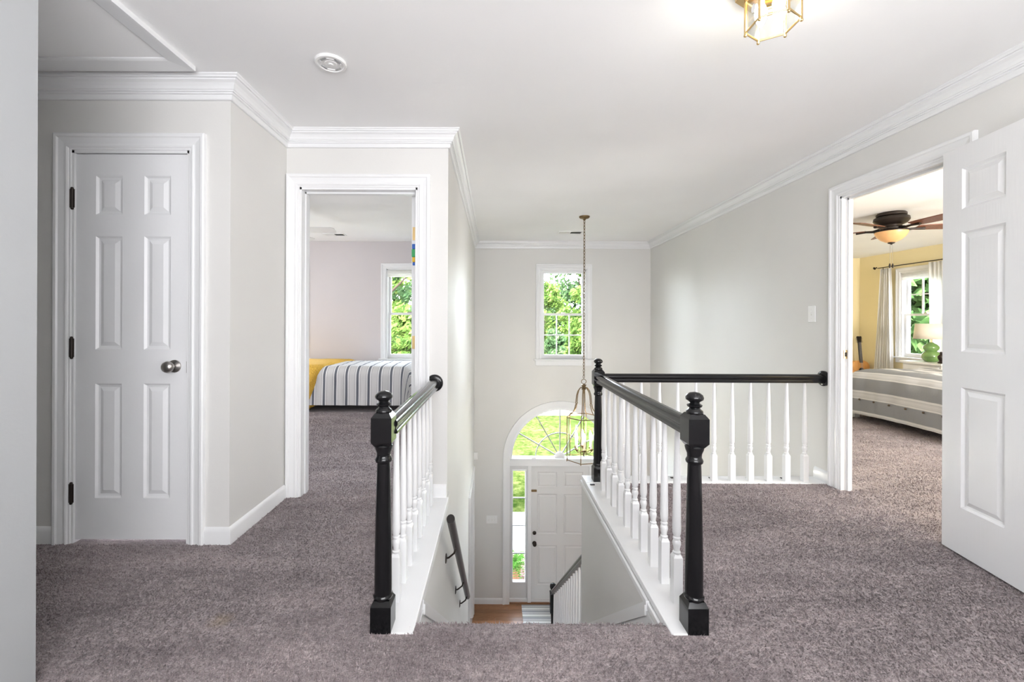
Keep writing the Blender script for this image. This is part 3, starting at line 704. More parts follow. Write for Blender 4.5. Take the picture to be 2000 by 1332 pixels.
# ------------------------------------------------------------------ ceiling things
o = root('detector_base', (-.795, 2.075, CEIL), 'round white smoke detector mounting plate on the ceiling', 'ceiling plate')
c = (-.795, 2.075, CEIL)
B().lathe([(.072, 0), (.074, -.006), (.070, -.012), (.060, -.013), (.058, -.008), (.03, -.008), (.028, -.011), (.004, -.011)], c, 30).build('plate', 'plastic_white', o, smooth=40)
for k in range(8):
    a = 2 * PI * k / 8 + .3; r_ = .045
    b = B().box(-.016, .016, -.003, .003, -.0125, -.0075); ca, sa = math.cos(a + PI / 2), math.sin(a + PI / 2)
    b.v = [(c[0] + r_ * math.cos(a) + x * ca - y * sa, c[1] + r_ * math.sin(a) + x * sa + y * ca, c[2] + z) for x, y, z in b.v]
    b.build('slot' if k % 2 else 'rib', 'bar_grey' if k % 2 else 'plastic_white', o)
B().lathe([(.012, -.010), (.012, -.016), (.003, -.017)], c, 12).build('boss', 'plastic_white', o)
def vent(x, y, L, label):
    o = root('ceiling_vent', (x, y, CEIL), label, 'vent', group='ceiling vents')
    b = B(); b.box(x - L / 2, x + L / 2, y - .075, y - .06, CEIL - .008, CEIL); b.box(x - L / 2, x + L / 2, y + .06, y + .075, CEIL - .008, CEIL); b.box(x - L / 2, x - L / 2 + .018, y - .06, y + .06, CEIL - .008, CEIL); b.box(x + L / 2 - .018, x + L / 2, y - .06, y + .06, CEIL - .008, CEIL); b.box(x - .006, x + .006, y - .06, y + .06, CEIL - .008, CEIL)
    b.build('frame', 'plastic_white', o)
    B().box(x - L / 2 + .01, x + L / 2 - .01, y - .06, y + .06, CEIL - .002, CEIL - .001).build('duct', 'dark_slot', o)
    for k in range(5):
        yy = y - .048 + .024 * k
        B().quad((x - L / 2 + .02, yy - .008, CEIL - .003), (x - .006, yy - .008, CEIL - .003), (x - .006, yy + .004, CEIL - .009), (x - L / 2 + .02, yy + .004, CEIL - .009)).build('slat', 'vent_metal', o)
        B().quad((x + .006, yy + .008, CEIL - .003), (x + L / 2 - .02, yy + .008, CEIL - .003), (x + L / 2 - .02, yy - .006, CEIL - .009), (x + .006, yy - .006, CEIL - .009)).build('slat', 'plastic_white', o)
vent(1.04, 5.95, .34, 'white ceiling vent beyond the lantern chain')
vent(-2.29, 6.15, .30, 'white ceiling vent in the striped bedroom')

# hall ceiling lantern
hc = (.996, 1.547); zb = CAMZ + 1.072; zt2 = CEIL - .055
o = root('ceiling_lantern', (hc[0], hc[1], zb), 'brass hexagonal glass ceiling light over the landing', 'ceiling light')
HV = [(hc[0] + .085 * math.cos(PI / 2 + PI / 3 * k), hc[1] + .085 * math.sin(PI / 2 + PI / 3 * k)) for k in range(6)]
B().lathe([(.118, zt2), (.12, zt2 + .02), (.105, zt2 + .03), (.07, CEIL)], (*hc, 0), 6, PI / 2).build('canopy', 'brass', o)
for k in range(6):
    x, y = HV[k]; x2, y2 = HV[(k + 1) % 6]
    p = B().lathe([(.0045, zb - .006), (.0045, zt2)], (x, y, 0), 8); p.ball((x, y, zb - .009), .006, 8, 6); p.build('post', 'brass', o, smooth=50)
    B().tube([(x, y, zb), (x2, y2, zb)], .004, 6).build('bottom_rail', 'brass', o)
    B().tube([(x, y, zt2 - .012), (x2, y2, zt2 - .012)], .004, 6).build('top_rail', 'brass', o)
    pn = B().quad((x, y, zb + .003), (x2, y2, zb + .003), (x2, y2, zt2 - .01), (x, y, zt2 - .01)).build('pane', 'pane_glass', o)
    md = pn.modifiers.new('solid', 'SOLIDIFY'); md.thickness = .002
for k, (dx, dy) in enumerate(((-.03, .02), (.032, .012), (0.0, -.035))):
    x, y = hc[0] + dx, hc[1] + dy
    B().lathe([(.012, zt2), (.012, zb + .085)], (x, y, 0), 12).build('socket', 'candle_sleeve', o)
    B().lathe([(.010, zb + .09), (.016, zb + .078), (.021, zb + .058), (.018, zb + .036), (.010, zb + .018), (.003, zb + .008)], (x, y, 0), 14).build('bulb', 'bulb_warm', o, smooth=60)
b = B(); a0 = Vector(HV[1]); a1 = Vector(HV[2]); t = (a1 - a0).normalized(); pm_ = (a0 + a1) / 2; nn = Vector((pm_.x - hc[0], pm_.y - hc[1])).normalized() * .0025
ps = [(pm_.x + nn.x - t.x * .012 * math.cos(q) + t.x * .01, pm_.y + nn.y - t.y * .012 * math.cos(q) + t.y * .01, zb + .055 + .015 * math.sin(q)) for q in [2 * PI * i / 16 for i in range(16)]]
b.quad(*ps).build('sticker', 'plastic_white', o)

# foyer lantern
lx, ly = 1.052, 5.06; Z = lambda zr_: CAMZ + zr_
fo = root('pendant_lantern', (lx, ly, Z(-1.64)), 'antique brass hexagonal candle lantern hanging on a chain in the stairwell', 'pendant light')
B().lathe([(.062, CEIL), (.062, CEIL - .010), (.052, CEIL - .022), (.02, CEIL - .032), (.012, CEIL - .045), (.004, CEIL - .05)], (lx, ly, 0), 24).build('canopy', 'antique_brass', fo, smooth=40)
LK = B().tube([(.011 * math.cos(2 * PI * i / 12), 0, .022 * math.sin(2 * PI * i / 12)) for i in range(12)], .0034, 6, True).mesh('link', 'antique_brass', smooth=60)
zc = CEIL - .06; k = 0
while zc > Z(-.655):
    put(LK, 'link', fo, (0, 0, zc - Z(-1.64)), (0, 0, (PI / 2 if k % 2 else 0) + .5)); zc -= .0365; k += 1
B().tube([(lx + .028 * math.cos(2 * PI * i / 18), ly, Z(-.690) + .028 * math.sin(2 * PI * i / 18)) for i in range(18)], .004, 6, True).build('loop', 'antique_brass', fo, smooth=60)
B().lathe([(.006, Z(-.715)), (.016, Z(-.722)), (.034, Z(-.728)), (.022, Z(-.742)), (.018, Z(-.765)), (.028, Z(-.775)), (.010, Z(-.80)), (.006, Z(-.83))], (lx, ly, 0), 14).build('crown_hub', 'antique_brass', fo, smooth=50)
LR = .205; zt3, zb3 = Z(-1.105), Z(-1.60)
hv = [(math.cos(math.radians(190 + 60 * k)), math.sin(math.radians(190 + 60 * k))) for k in range(6)]
for k in range(6):
    cx, cy = hv[k]; nx_, ny_ = hv[(k + 1) % 6]
    rp = [(.018, -.755), (.045, -.765), (.072, -.80), (.088, -.85), (.094, -.90), (.098, -.945), (.092, -.95), (.100, -.96), (.112, -1.01), (.138, -1.055), (.175, -1.085), (LR, -1.10)]
    B().tube([(lx + r_ * cx, ly + r_ * cy, Z(z)) for r_, z in rp], .0055, 6).build('scroll_arm', 'antique_brass', fo, smooth=60)
    px, py = lx + LR * cx, ly + LR * cy; qx, qy = lx + LR * nx_, ly + LR * ny_
    B().tube([(px, py, zt3 + .012), (px, py, zb3 - .016)], .0055, 6).build('corner_post', 'antique_brass', fo, smooth=60)
    B().tube([(px, py, zt3), (qx, qy, zt3)], .006, 6).build('top_rail', 'antique_brass', fo)
    B().tube([(px, py, zb3), (qx, qy, zb3)], .005, 6).build('bottom_rail', 'antique_brass', fo)
    pn = B().quad((px, py, zb3), (qx, qy, zb3), (qx, qy, zt3), (px, py, zt3)).build('pane', 'pane_glass', fo); md = pn.modifiers.new('solid', 'SOLIDIFY'); md.thickness = .002
    a = math.radians(205 + 60 * k); ex, ey = lx + .098 * math.cos(a), ly + .098 * math.sin(a)
    ar = B().tube([(lx, ly, Z(-1.50)), (lx + .04 * math.cos(a), ly + .04 * math.sin(a), Z(-1.525)), (lx + .08 * math.cos(a), ly + .08 * math.sin(a), Z(-1.515)), (ex, ey, Z(-1.49))], .005, 6).lathe([(.006, Z(-1.495)), (.020, Z(-1.478)), (.022, Z(-1.470)), (.014, Z(-1.462))], (ex, ey, 0), 12)
    ar = ar.build('candle_arm', 'antique_brass', fo, smooth=50)
    B().lathe([(.0115, Z(-1.465)), (.0115, Z(-1.365))], (ex, ey, 0), 12).build('candle_sleeve', 'candle_sleeve', ar, smooth=50)
    B().lathe([(.006, Z(-1.365)), (.011, Z(-1.350)), (.0125, Z(-1.335)), (.009, Z(-1.312)), (.004, Z(-1.292)), (.001, Z(-1.280))], (ex, ey, 0), 12).build('bulb', 'bulb_small', ar, smooth=60)
B().lathe([(.005, Z(-.80)), (.005, Z(-1.49)), (.016, Z(-1.50)), (.016, Z(-1.52)), (.006, Z(-1.535)), (.010, Z(-1.55)), (.002, Z(-1.575))], (lx, ly, 0), 12).build('centre_rod', 'antique_brass', fo, smooth=50)

# switch plates
def plate(name, loc, rz, Wd, H, n, label, cat):
    r = root(name, loc, label, cat, rz=rz, local=True)
    B().box(-Wd / 2, Wd / 2, -.006, 0, -H / 2, H / 2).build('cover', 'plastic_white', r, bevel=.003)
    for i in range(n):
        x = (i - (n - 1) / 2) * .046
        B().box(x - .006, x + .006, -.0065, -.005, -.013, .013).build('slot', 'vent_metal', r)
        B().box(x - .004, x + .004, -.016, -.006, .001, .010).build('toggle', 'plastic_white', r)
        for zz in (-.035, .035): B().lathe([(.003, 0), (.003, .001)], (0, 0, 0), 8).build('screw', 'nickel', r).location = (x, -.007, zz)
plate('light_switch', (XR, 3.27, 1.232), -90, .075, .125, 1, 'white light switch on the right wall beside the yellow bedroom casing', 'light switch')
plate('light_switch', (-.03, D3, -1.895), 0, .17, .122, 3, 'white triple light switch beside the entrance sidelight', 'light switch')
r = root('door_chime', (-.285, D3, -.905), 'small white box high on the entrance hall wall beside the arch', 'wall box', local=True)
B().box(-.03, .03, -.028, 0, -.055, .055).build('case', 'plastic_white', r, bevel=.006); B().box(-.02, .02, -.030, -.027, -.04, -.036).build('grille', 'vent_metal', r)

# entrance rug
b = B(); nx, ny = 2, 30; rx0, rx1, ry0, ry1 = .43, 1.30, 5.72, 6.62
for j in range(ny + 1):
    for i in range(nx + 1):
        b.v.append((rx0 + (rx1 - rx0) * i / nx, ry0 + (ry1 - ry0) * j / ny, LOW + .010))
b.f = [(j * 3 + i, j * 3 + i + 1, j * 3 + i + 4, j * 3 + i + 3) for j in range(ny) for i in range(nx)]
b.uv = [(v[0], v[1]) for v in b.v]
o = b.build('striped_rug', 'rug_stripe', label='black, white and grey striped rug at the entrance door', cat='rug'); md = o.modifiers.new('s', 'SOLIDIFY'); md.thickness = .008; md.offset = -1

# ------------------------------------------------------------------ beds
def drape(L, Wd, H, drop, r, res, wr, seed, puff=0):
    """cloth over a box: returns B in local coords, centre at origin, top at z=H; uv = arc length along x, y"""
    b = B(); ext = drop + r * (PI / 2 - 1)
    nx = int((L + 2 * ext) / res); ny = int((Wd + 2 * ext) / res); b.uv = []
    for j in range(ny + 1):
        for i in range(nx + 1):
            s = -L / 2 - ext + (L + 2 * ext) * i / nx; t = -Wd / 2 - ext + (Wd + 2 * ext) * j / ny
            hx_, hy_ = L / 2 - r, Wd / 2 - r
            cx_, cy_ = max(-hx_, min(hx_, s)), max(-hy_, min(hy_, t)); dx, dy = s - cx_, t - cy_; d = math.hypot(dx, dy)
            mx_ = max(abs(dx), abs(dy)); 
            if d > 1e-6: ux, uy = dx / d, dy / d
            else: ux = uy = 0
            if d > mx_: d = mx_ + (d - mx_) * .12
            if d < r * PI / 2: h_, z = r * math.sin(d / r), -r * (1 - math.cos(d / r))
            else: h_, z = r + (d - r * PI / 2) * .03, -r - (d - r * PI / 2)
            nn_ = noise.noise(Vector((s * 3.1, t * 3.1, seed))) * wr + noise.noise(Vector((s * 9, t * 9, seed + 3))) * wr * .4
            edge = min(1, max(0, d - .05) / .2)
            fold = noise.noise(Vector((s * 11 * abs(uy) + t * 11 * abs(ux), d * 1.5, seed + 9))) * .022 * edge
            b.v.append((cx_ + ux * (h_ + fold + nn_ * .6), cy_ + uy * (h_ + fold + nn_ * .6), H + z + nn_ * (1 - edge) + puff * math.cos(min(1, abs(2 * t / Wd)) * PI / 2)))
            b.uv.append((s + 10, t + 10))
    b.f = [(j * (nx + 1) + i, j * (nx + 1) + i + 1, (j + 1) * (nx + 1) + i + 1, (j + 1) * (nx + 1) + i) for j in range(ny) for i in range(nx)]
    return b
# striped bed
bx, by = -2.07, 6.02
bd = root('striped_bed', (bx, by, 0), 'bed with white and navy striped duvet in the left bedroom', 'bed', local=True)
drape(2.02, 1.06, .575, .35, .13, .03, .010, 3, .02).build('duvet', 'bed_stripe', bd, smooth=180)
B().box(-.97, .97, -.48, .48, .26, .54).build('mattress', 'plastic_white', bd, bevel=.05)
B().box(-.97, .97, -.48, .48, .14, .25).build('bed_frame', 'dark_bronze', bd)
for sx_ in (-.93, .93):
    for sy_ in (-.44, .44): B().box(sx_ - .03, sx_ + .03, sy_ - .03, sy_ + .03, 0, .15).build('leg', 'dark_bronze', bd)
th = drape(.95, 1.10, .598, .38, .15, .03, .006, 5, .02)
for i_, v in enumerate(th.v):                                # slanted hem of the throw
    t = th.uv[i_][1] - 10; th.v[i_] = (v[0] + (.16 * min(1, max(0, (t + .55) / .9)) - .38 * max(0, .55 - v[2]) * (t < -.4)) * (v[0] + .5), v[1], v[2])
o = th.build('throw_blanket', 'mustard_knit', None, smooth=180, label='mustard knit throw blanket over the left end of the striped bed', cat='blanket')
o.location = (-2.63, by, 0); md = o.modifiers.new('s', 'SOLIDIFY'); md.thickness = .012
# grey striped bed
gx0, gx1, gy0, gy1 = 4.36, 6.42, 3.72, 5.46
gb_ = root('grey_bed', ((gx0 + gx1) / 2, (gy0 + gy1) / 2, 0), 'low white bed with grey and white striped duvet in the yellow bedroom', 'bed', local=True)
LX, LY = gx1 - gx0, gy1 - gy0
dv_ = drape(LX, LY, .60, .335, .20, .035, .022, 11, .03)
dv_.build('duvet', 'grey_stripe', gb_, smooth=180)
B().box(-LX / 2 + .06, LX / 2 - .06, -LY / 2 + .06, LY / 2 - .06, .26, .53).build('mattress', 'plastic_white', gb_, bevel=.05)
b = B(); b.box(-LX / 2 + .05, -LX / 2 + .085, -LY / 2 + .05, LY / 2 - .05, .15, .27); b.box(-LX / 2 + .085, LX / 2 - .05, -LY / 2 + .05, -LY / 2 + .085, .15, .27); b.box(-LX / 2 + .085, LX / 2 - .05, LY / 2 - .085, LY / 2 - .05, .15, .27); b.box(-LX / 2 + .085, LX / 2 - .05, -LY / 2 + .085, LY / 2 - .085, .22, .26); b.build('bed_frame', 'trim_white', gb_)
for sx_ in (-LX / 2 + .14, LX / 2 - .10):
    for sy_ in (-LY / 2 + .10, LY / 2 - .10): B().box(sx_ - .03, sx_ + .03, sy_ - .03, sy_ + .03, 0, .2).build('leg', 'trim_white', gb_)

for k in range(8): B().ball((-LX / 2 - .022, LY / 2 - .16 - .19 * k, .262), .011, 8, 6).build('button', 'horn_button', gb_, smooth=60)
# ------------------------------------------------------------------ ceiling fans
def fan(name, x, y, zb_, ph, R, mw, mb, label, bowl, q=1, n=5):
    r = root(name, (x, y, zb_), label, 'ceiling fan')
    z0 = zb_
    B().lathe([(r_ * q, z_) for r_, z_ in [(.17, CEIL), (.185, CEIL - .012), (.185, CEIL - .035), (.17, CEIL - .04), (.215, CEIL - .055), (.222, CEIL - .085), (.19, CEIL - .12), (.13, CEIL - .14), (.12, z0 + .02), (.14, z0 + .01), (.14, z0 - .01), (.09, z0 - .025)]], (x, y, 0), 30).build('motor_housing', mb, r, smooth=40)
    for k in range(n):
        a = math.radians(ph + 360 / n * k); ca, sa = math.cos(a), math.sin(a)
        pl = [(.23, -.055), (.30, -.062), (.55, -.072), (R - .03, -.074), (R, -.05), (R, .05), (R - .03, .074), (.55, .072), (.30, .062), (.23, .055)]
        b = B(); n_ = len(pl)
        for dz in (0, .008): b.v += [(x + u * ca - v_ * sa, y + u * sa + v_ * ca, z0 + dz - v_ * .2) for u, v_ in pl]
        b.f = [tuple(range(n_)), tuple(range(2 * n_ - 1, n_ - 1, -1))] + [(i, (i + 1) % n_, n_ + (i + 1) % n_, n_ + i) for i in range(n_)]
        bl_ = b.build('blade', mw, r)
        b = B(); b.tube([(x + u * ca, y + u * sa, z0 + z) for u, z in ((.10, 0), (.16, -.012), (.22, -.006), (.31, -.008))], [.018, .014, .012, .016], 8); b.build('blade_arm', mb, bl_, smooth=60)
    if bowl:
        B().lathe([(.205 * q, z0 - .035), (.200 * q, z0 - .055), (.175 * q, z0 - .09), (.13 * q, z0 - .125), (.07 * q, z0 - .15), (.02, z0 - .157)], (x, y, 0), 30).build('glass_bowl', 'fan_bowl', r, smooth=60)
        B().lathe([(.208 * q, z0 - .028), (.208 * q, z0 - .038), (.10 * q, z0 - .026)], (x, y, 0), 30).build('bowl_rim', mb, r, smooth=40)
        B().lathe([(.035, z0 - .150), (.03, z0 - .165), (.012, z0 - .172), (.004, z0 - .18)], (x, y, 0), 14).build('finial', mb, r, smooth=50)
        for dx in (-.012, .012):
            c_ = B().tube([(x + dx, y, z0 - .17), (x + dx, y, z0 - .40)], .002, 5).build('pull_chain', 'nickel', r)
            B().lathe([(.003, z0 - .39), (.009, z0 - .41), (.010, z0 - .43), (.002, z0 - .445)], (x + dx * 1.4, y, 0), 8).build('pull_knob', mb, c_, smooth=50)
    return r
fan('ceiling_fan', 4.47, 4.85, CAMZ + 1.075, -14, .66, 'fan_wood', 'dark_bronze', 'dark bronze ceiling fan with brown blades and amber bowl light', True, .72)
fan('ceiling_fan', -2.42, 4.66, CAMZ + 1.0, 5, .67, 'plastic_white', 'plastic_white', 'white ceiling fan in the striped bedroom, one blade showing', False)

# ------------------------------------------------------------------ yellow bedroom things
def curtain(y0t, y1t, y0b, y1b, ztop, label):
    b = B(); n_, mz = 72, 14
    for j in range(mz + 1):
        t = j / mz; z = ztop + (.04 - ztop) * t; ya = y0t + (y0b - y0t) * t; yb = y1t + (y1b - y1t) * t
        for i in range(n_ + 1):
            u = i / n_; b.v.append((6.862 + .028 * math.sin(u * 2 * PI * 7 + .5 * math.sin(t * 3)) * (.5 + .5 * t) + .006 * math.sin(u * 31 + t * 5), ya + (yb - ya) * u, z))
    b.f = [(j * (n_ + 1) + i, j * (n_ + 1) + i + 1, (j + 1) * (n_ + 1) + i + 1, (j + 1) * (n_ + 1) + i) for j in range(mz) for i in range(n_)]
    o = b.build('curtain', 'curtain', None, smooth=180, label=label, cat='curtain', group='white curtains'); md = o.modifiers.new('s', 'SOLIDIFY'); md.thickness = .002
curtain(7.46, 7.64, 7.40, 7.79, 2.135, 'white curtain gathered left of the yellow bedroom window')
curtain(6.34, 6.80, 6.25, 6.78, 2.135, 'white curtain right of the yellow bedroom window beside the open door')
o = root('curtain_rod', (6.862, 7.0, 2.15), 'thin dark bronze curtain rod with scroll finial above the window', 'curtain rod')
B().tube([(6.862, 7.70, 2.155), (6.862, 6.20, 2.155)], .008, 10).build('rod', 'dark_bronze', o, smooth=50)
for yy, sg in ((7.70, 1), (6.20, -1)):
    sc_ = [(6.862, yy + sg * (.02 + .011 * i / 2), 2.155 + .02 * math.sin(i * .55)) for i in range(9)] + [(6.862, yy + sg * (.075 + (.024 - .0012 * q) * math.sin(q * .55)), 2.165 + (.024 - .0012 * q) * math.cos(q * .55)) for q in range(1, 14)]
    B().tube(sc_, .006, 6).build('finial', 'dark_bronze', o, smooth=50)
    B().tube([(6.862, yy - sg * .1, 2.155), (6.862, yy - sg * .1, 2.12), (RX, yy - sg * .1, 2.11)], .006, 6).build('bracket', 'dark_bronze', o, smooth=50)
# nightstand, lamp
ns = root('nightstand', (6.64, 6.42, 0), 'white nightstand under the green lamp', 'nightstand')
B().box(6.36, 6.79, 6.12, 6.76, .555, .59).build('top', 'trim_white', ns, bevel=.006)
B().box(6.39, 6.79, 6.15, 6.73, .10, .555).build('body', 'trim_white', ns)
for z in (.13, .35):
    d_ = B().box(6.375, 6.39, 6.18, 6.70, z, z + .185).build('drawer', 'trim_white', ns, bevel=.004); B().ball((6.365, 6.44, z + .09), .014).build('knob', 'dark_bronze', d_, smooth=60)
for x in (6.42, 6.765):
    for y in (6.18, 6.70): B().box(x - .02, x + .02, y - .02, y + .02, 0, .10).build('leg', 'trim_white', ns)
tl = root('table_lamp', (6.60, 6.50, .59), 'green gourd shaped table lamp with a cream drum shade', 'table lamp')
B().lathe([(.06, .59), (.085, .605), (.108, .65), (.108, .69), (.085, .735), (.062, .75), (.075, .765), (.092, .79), (.090, .82), (.062, .855), (.035, .87), (.02, .885)], (6.60, 6.50, 0), 24).build('base', 'green_ceramic', tl, smooth=60)
B().lathe([(.012, .885), (.012, .96)], (6.60, 6.50, 0), 10).build('neck', 'brass', tl)
sh = B(); prf = [(.20, .935), (.178, 1.165)]
for r_, z in prf:
    for i in range(32): sh.v.append((6.60 + r_ * math.cos(2 * PI * i / 32), 6.50 + r_ * math.sin(2 * PI * i / 32), z))
sh.f = [(i, (i + 1) % 32, 32 + (i + 1) % 32, 32 + i) for i in range(32)]
o = sh.build('shade', 'lamp_shade', tl, smooth=60); md = o.modifiers.new('s', 'SOLIDIFY'); md.thickness = .004
cl = root('ornament', (6.46, 6.22, .59), 'small dark ornament on the nightstand beside the lamp', 'ornament')
B().lathe([(.035, .59), (.04, .60), (.02, .625), (.035, .66), (.04, .69), (.02, .715), (.012, .73)], (6.46, 6.22, 0), 14).build('body', 'dark_bronze', cl, smooth=60); B().ball((6.46, 6.22, .742), .018).build('top', 'dark_bronze', cl, smooth=60)
# guitar leaning in the corner
g = root('guitar', (6.80, 7.98, 0), 'acoustic guitar standing in the yellow bedroom corner', 'guitar', local=True, rz=0)
def body_outline():
    pts = []
    for i in range(48):
        a = 2 * PI * i / 48; z = .24 + .24 * math.sin(a)
        t = (z) / .48; wdt = .19 * math.sqrt(max(0, 1 - (2 * t - 1) ** 2)) ** .55
        wdt *= 1 - .28 * math.exp(-((t - .60) / .13) ** 2) - .16 * max(0, t - .6)
        pts.append((wdt * (1 if math.cos(a) >= 0 else -1), z))
    return pts
B().prism(body_outline(), -.05, .05).build('body', 'guitar_wood', g, bevel=.004)
b = B().lathe([(.048, 0), (.048, .002)], (0, 0, 0), 20); b.v = [(x, -.052 + z * .5, .30 + y) for x, y, z in b.v]; b.build('sound_hole', 'dark_slot', g)
B().box(-.05, .05, -.062, -.05, .12, .145).build('bridge', 'dark_wood', g)
B().box(-.026, .026, -.066, -.04, .44, .80).build('neck', 'dark_wood', g, bevel=.004)
hs = B().prism([(-.028, .80), (.028, .80), (.042, .92), (.025, .93), (0, .922), (-.025, .93), (-.042, .92)], -.062, -.042).build('headstock', 'dark_wood', g)
for s_ in (-1, 1):
    for k in range(3):
        B().tube([(s_ * .036, -.052, .825 + .032 * k), (s_ * .062, -.052, .825 + .032 * k)], .006, 6).build('tuning_peg', 'nickel', hs)
for k in range(6): B().tube([(-.018 + .0072 * k, -.068, .13), (-.018 + .0072 * k, -.070, .82)], .0009, 4).build('string', 'nickel', g)
g.rotation_euler = (math.radians(-6), 0, 0); g.location = (6.755, 7.93, .0)

# ------------------------------------------------------------------ outdoors
GZ = LOW - .15
b = B(); nx, ny = 40, 60
for j in range(ny + 1):
    for i in range(nx + 1):
        x = -60 + 130 * i / nx; y = 8.22 + (j / ny) ** 1.6 * 150
        z = GZ - .03 + (noise.noise(Vector((x * .12, y * .12, 2))) * .12 if y > 10 else 0)
        b.v.append((x, y, z))
b.f = [(j * (nx + 1) + i, j * (nx + 1) + i + 1, (j + 1) * (nx + 1) + i + 1, (j + 1) * (nx + 1) + i) for j in range(ny) for i in range(nx)]
b.build('lawn', 'grass', None, smooth=180, label='sunlit green lawn outside the entrance', cat='lawn', kind='stuff')
# front path slabs, street, porch
o = root('front_path', (.6, 9.3, GZ), 'pale concrete path seen through the entrance sidelight', 'path')
for k in range(5): B().box(-1.6 + 1.4 * k, -.215 + 1.4 * k, 8.25, 10.2, GZ - .012, GZ + .02).build('slab', 'concrete', o, bevel=.01)
B().box(-60, 60, 21.0, 27.5, GZ - .1, GZ + .14).build('street', 'concrete', None, label='pale street beyond the lawn', cat='street', kind='structure')
pc = root('porch', (.9, 7.5, GZ), 'brick paved porch step outside the entrance door', 'porch', 'structure')
B().box(-.6, 2.6, D3 + .16, 8.2, GZ - .1, LOW - .045).build('bed', 'joint', pc)
PB = B().box(-.097, .097, -.046, .046, -.03, 0).mesh('brick', 'brick_paver')
for j in range(13):
    for i in range(16):
        x = -.5 + .2 * i + (.1 if j % 2 else 0)
        if x < 2.5: put(PB, 'brick', pc, (x - .9, D3 + .22 + .1 * j - 7.5, LOW - .03 - GZ))
# fern
fp = root('potted_fern', (.36, 7.42, LOW - .03), 'potted fern on the porch behind the entrance sidelight', 'plant', local=True)
B().lathe([(.085, 0), (.11, .13), (.12, .14), (.12, .165), (.105, .165), (.10, .14)], (0, 0, 0), 18).build('pot', 'terracotta', fp, smooth=40)
b = B()
for k in range(16):
    s = k / 15; x = .42 * s; z = .34 * s - .62 * s * s; L = .075 * math.sin(PI * min(1, .12 + .88 * s)) + .006
    for sg in (-1, 1): b.quad((x, 0, z), (x + .014, sg * L * .5, z + .008), (x + .006, sg * L, z - .008), (x - .010, sg * L * .5, z + .004))
b.tube([(.42 * s / 8, 0, .34 * s / 8 - .62 * (s / 8) ** 2) for s in range(9)], .002, 4)
FM = b.mesh('frond', 'fern_leaf')
for k in range(26):
    o = put(FM, 'frond', fp, (0, 0, .17), (random.uniform(-.2, .2), random.uniform(-1.0, .15), k * 2.4)); s = random.uniform(.8, 1.25); o.scale = (s, s, s)
# trees
def tree(x, y, h, rx, rz0, n, m, label, leaf=.16, cols=False, nl=44, group='trees outside the windows'):
    r = root('tree', (x, y, GZ), label, 'tree', group=group, local=True); rnd = random.Random(int(x * 31 + y * 7))
    t = B().tube([(0, 0, 0), (.05 * rx * .3, 0, h * .25), (-.04, .03, h * .5), (0.02, 0, h * .85)], [h * .022, h * .017, h * .012, .02], 8)
    tk = t.build('trunk', 'bark', r, smooth=60)
    for k in range(6):
        a = k * 2.1; zz = h * (.3 + .09 * k)
        B().tube([(0, 0, zz), (rx * .4 * math.cos(a), rx * .4 * math.sin(a), zz + h * .1), (rx * .75 * math.cos(a), rx * .75 * math.sin(a), zz + h * .16)], [h * .009, h * .006, .01], 6).build('branch', 'bark', tk, smooth=60)
    lumps = []
    for k in range(nl):
        a = rnd.random() * 2 * PI; q = math.sqrt(rnd.random()); zz = rz0 + (h - rz0) * rnd.random()
        taper_ = math.sin(PI * min(1, max(.12, .15 + .8 * (zz - rz0) / (h - rz0)))) if not cols else 1.05 - .9 * (zz - rz0) / (h - rz0)
        lumps.append((rx * q * math.cos(a) * taper_, rx * q * math.sin(a) * taper_, zz, rx * rnd.uniform(.22, .42)))
    b = B()
    for k in range(n):
        lx_, ly_, lz_, lr = rnd.choice(lumps); d = Vector((rnd.gauss(0, 1), rnd.gauss(0, 1), rnd.gauss(0, 1))).normalized() * lr * rnd.random() ** .35; d.z *= .75
        p = Vector((lx_, ly_, lz_)) + d; p.z = max(p.z, .35 + rnd.random() * .2); nrm = Vector((rnd.gauss(0, 1), rnd.gauss(0, 1), rnd.gauss(.3, 1))).normalized(); u = nrm.orthogonal().normalized(); v_ = nrm.cross(u); s = leaf * rnd.uniform(.6, 1.3)
        b.quad(p - u * s, p + v_ * s * .5, p + u * s, p - v_ * s * .5)
    me = bpy.data.meshes.new('foliage'); me.from_pydata(b.v, [], b.f); me.materials.append(M[m]); o = put(me, 'foliage', r); o['kind'] = 'stuff'
tree(9.4, 40, 10.0, 3.5, .4, 9500, 'leaf_bright', 'bright green broad tree filling the stairwell window', .24)
tree(5.7, 48, 8.6, 3.0, .5, 7000, 'leaf_bright', 'yellow green tree at the left of the stairwell window', .22)
tree(11.5, 56, 17.0, 4.4, 4.0, 6000, 'leaf_deep', 'tall dark tree rising behind the stairwell window trees', .3)
tree(4.3, 31, 3.9, 1.1, .2, 3500, 'leaf_deep', 'slender shrub like tree low in the stairwell window', .16)
tree(8.0, 64, 7.0, 4.6, .3, 7000, 'leaf_deep', 'distant low tree beyond the street', .3)
tree(20.5, 66, 8.0, 4.6, .3, 5000, 'leaf_deep', 'distant broad tree beyond the street', .3)
tree(-7.6, 31, 11.5, 2.9, 1.0, 6500, 'leaf_deep', 'tall green tree seen through the striped bedroom window', .2)
tree(-5.0, 24.6, 5.0, 1.9, .4, 4000, 'leaf_bright', 'light green tree low in the striped bedroom window', .17)
tree(-11, 42, 13, 4.2, 1.5, 5000, 'leaf_bright', 'far pale tree beyond the striped bedroom window', .3)
tree(-15.5, 30, 10, 3.6, 1.0, 3500, 'leaf_deep', 'tree beyond the hidden bedroom window', .26)
tree(11.9, 11.2, 9.0, 2.6, .6, 16000, 'leaf_shade', 'dense dark evergreen tree close outside the yellow bedroom window', .19, nl=130)
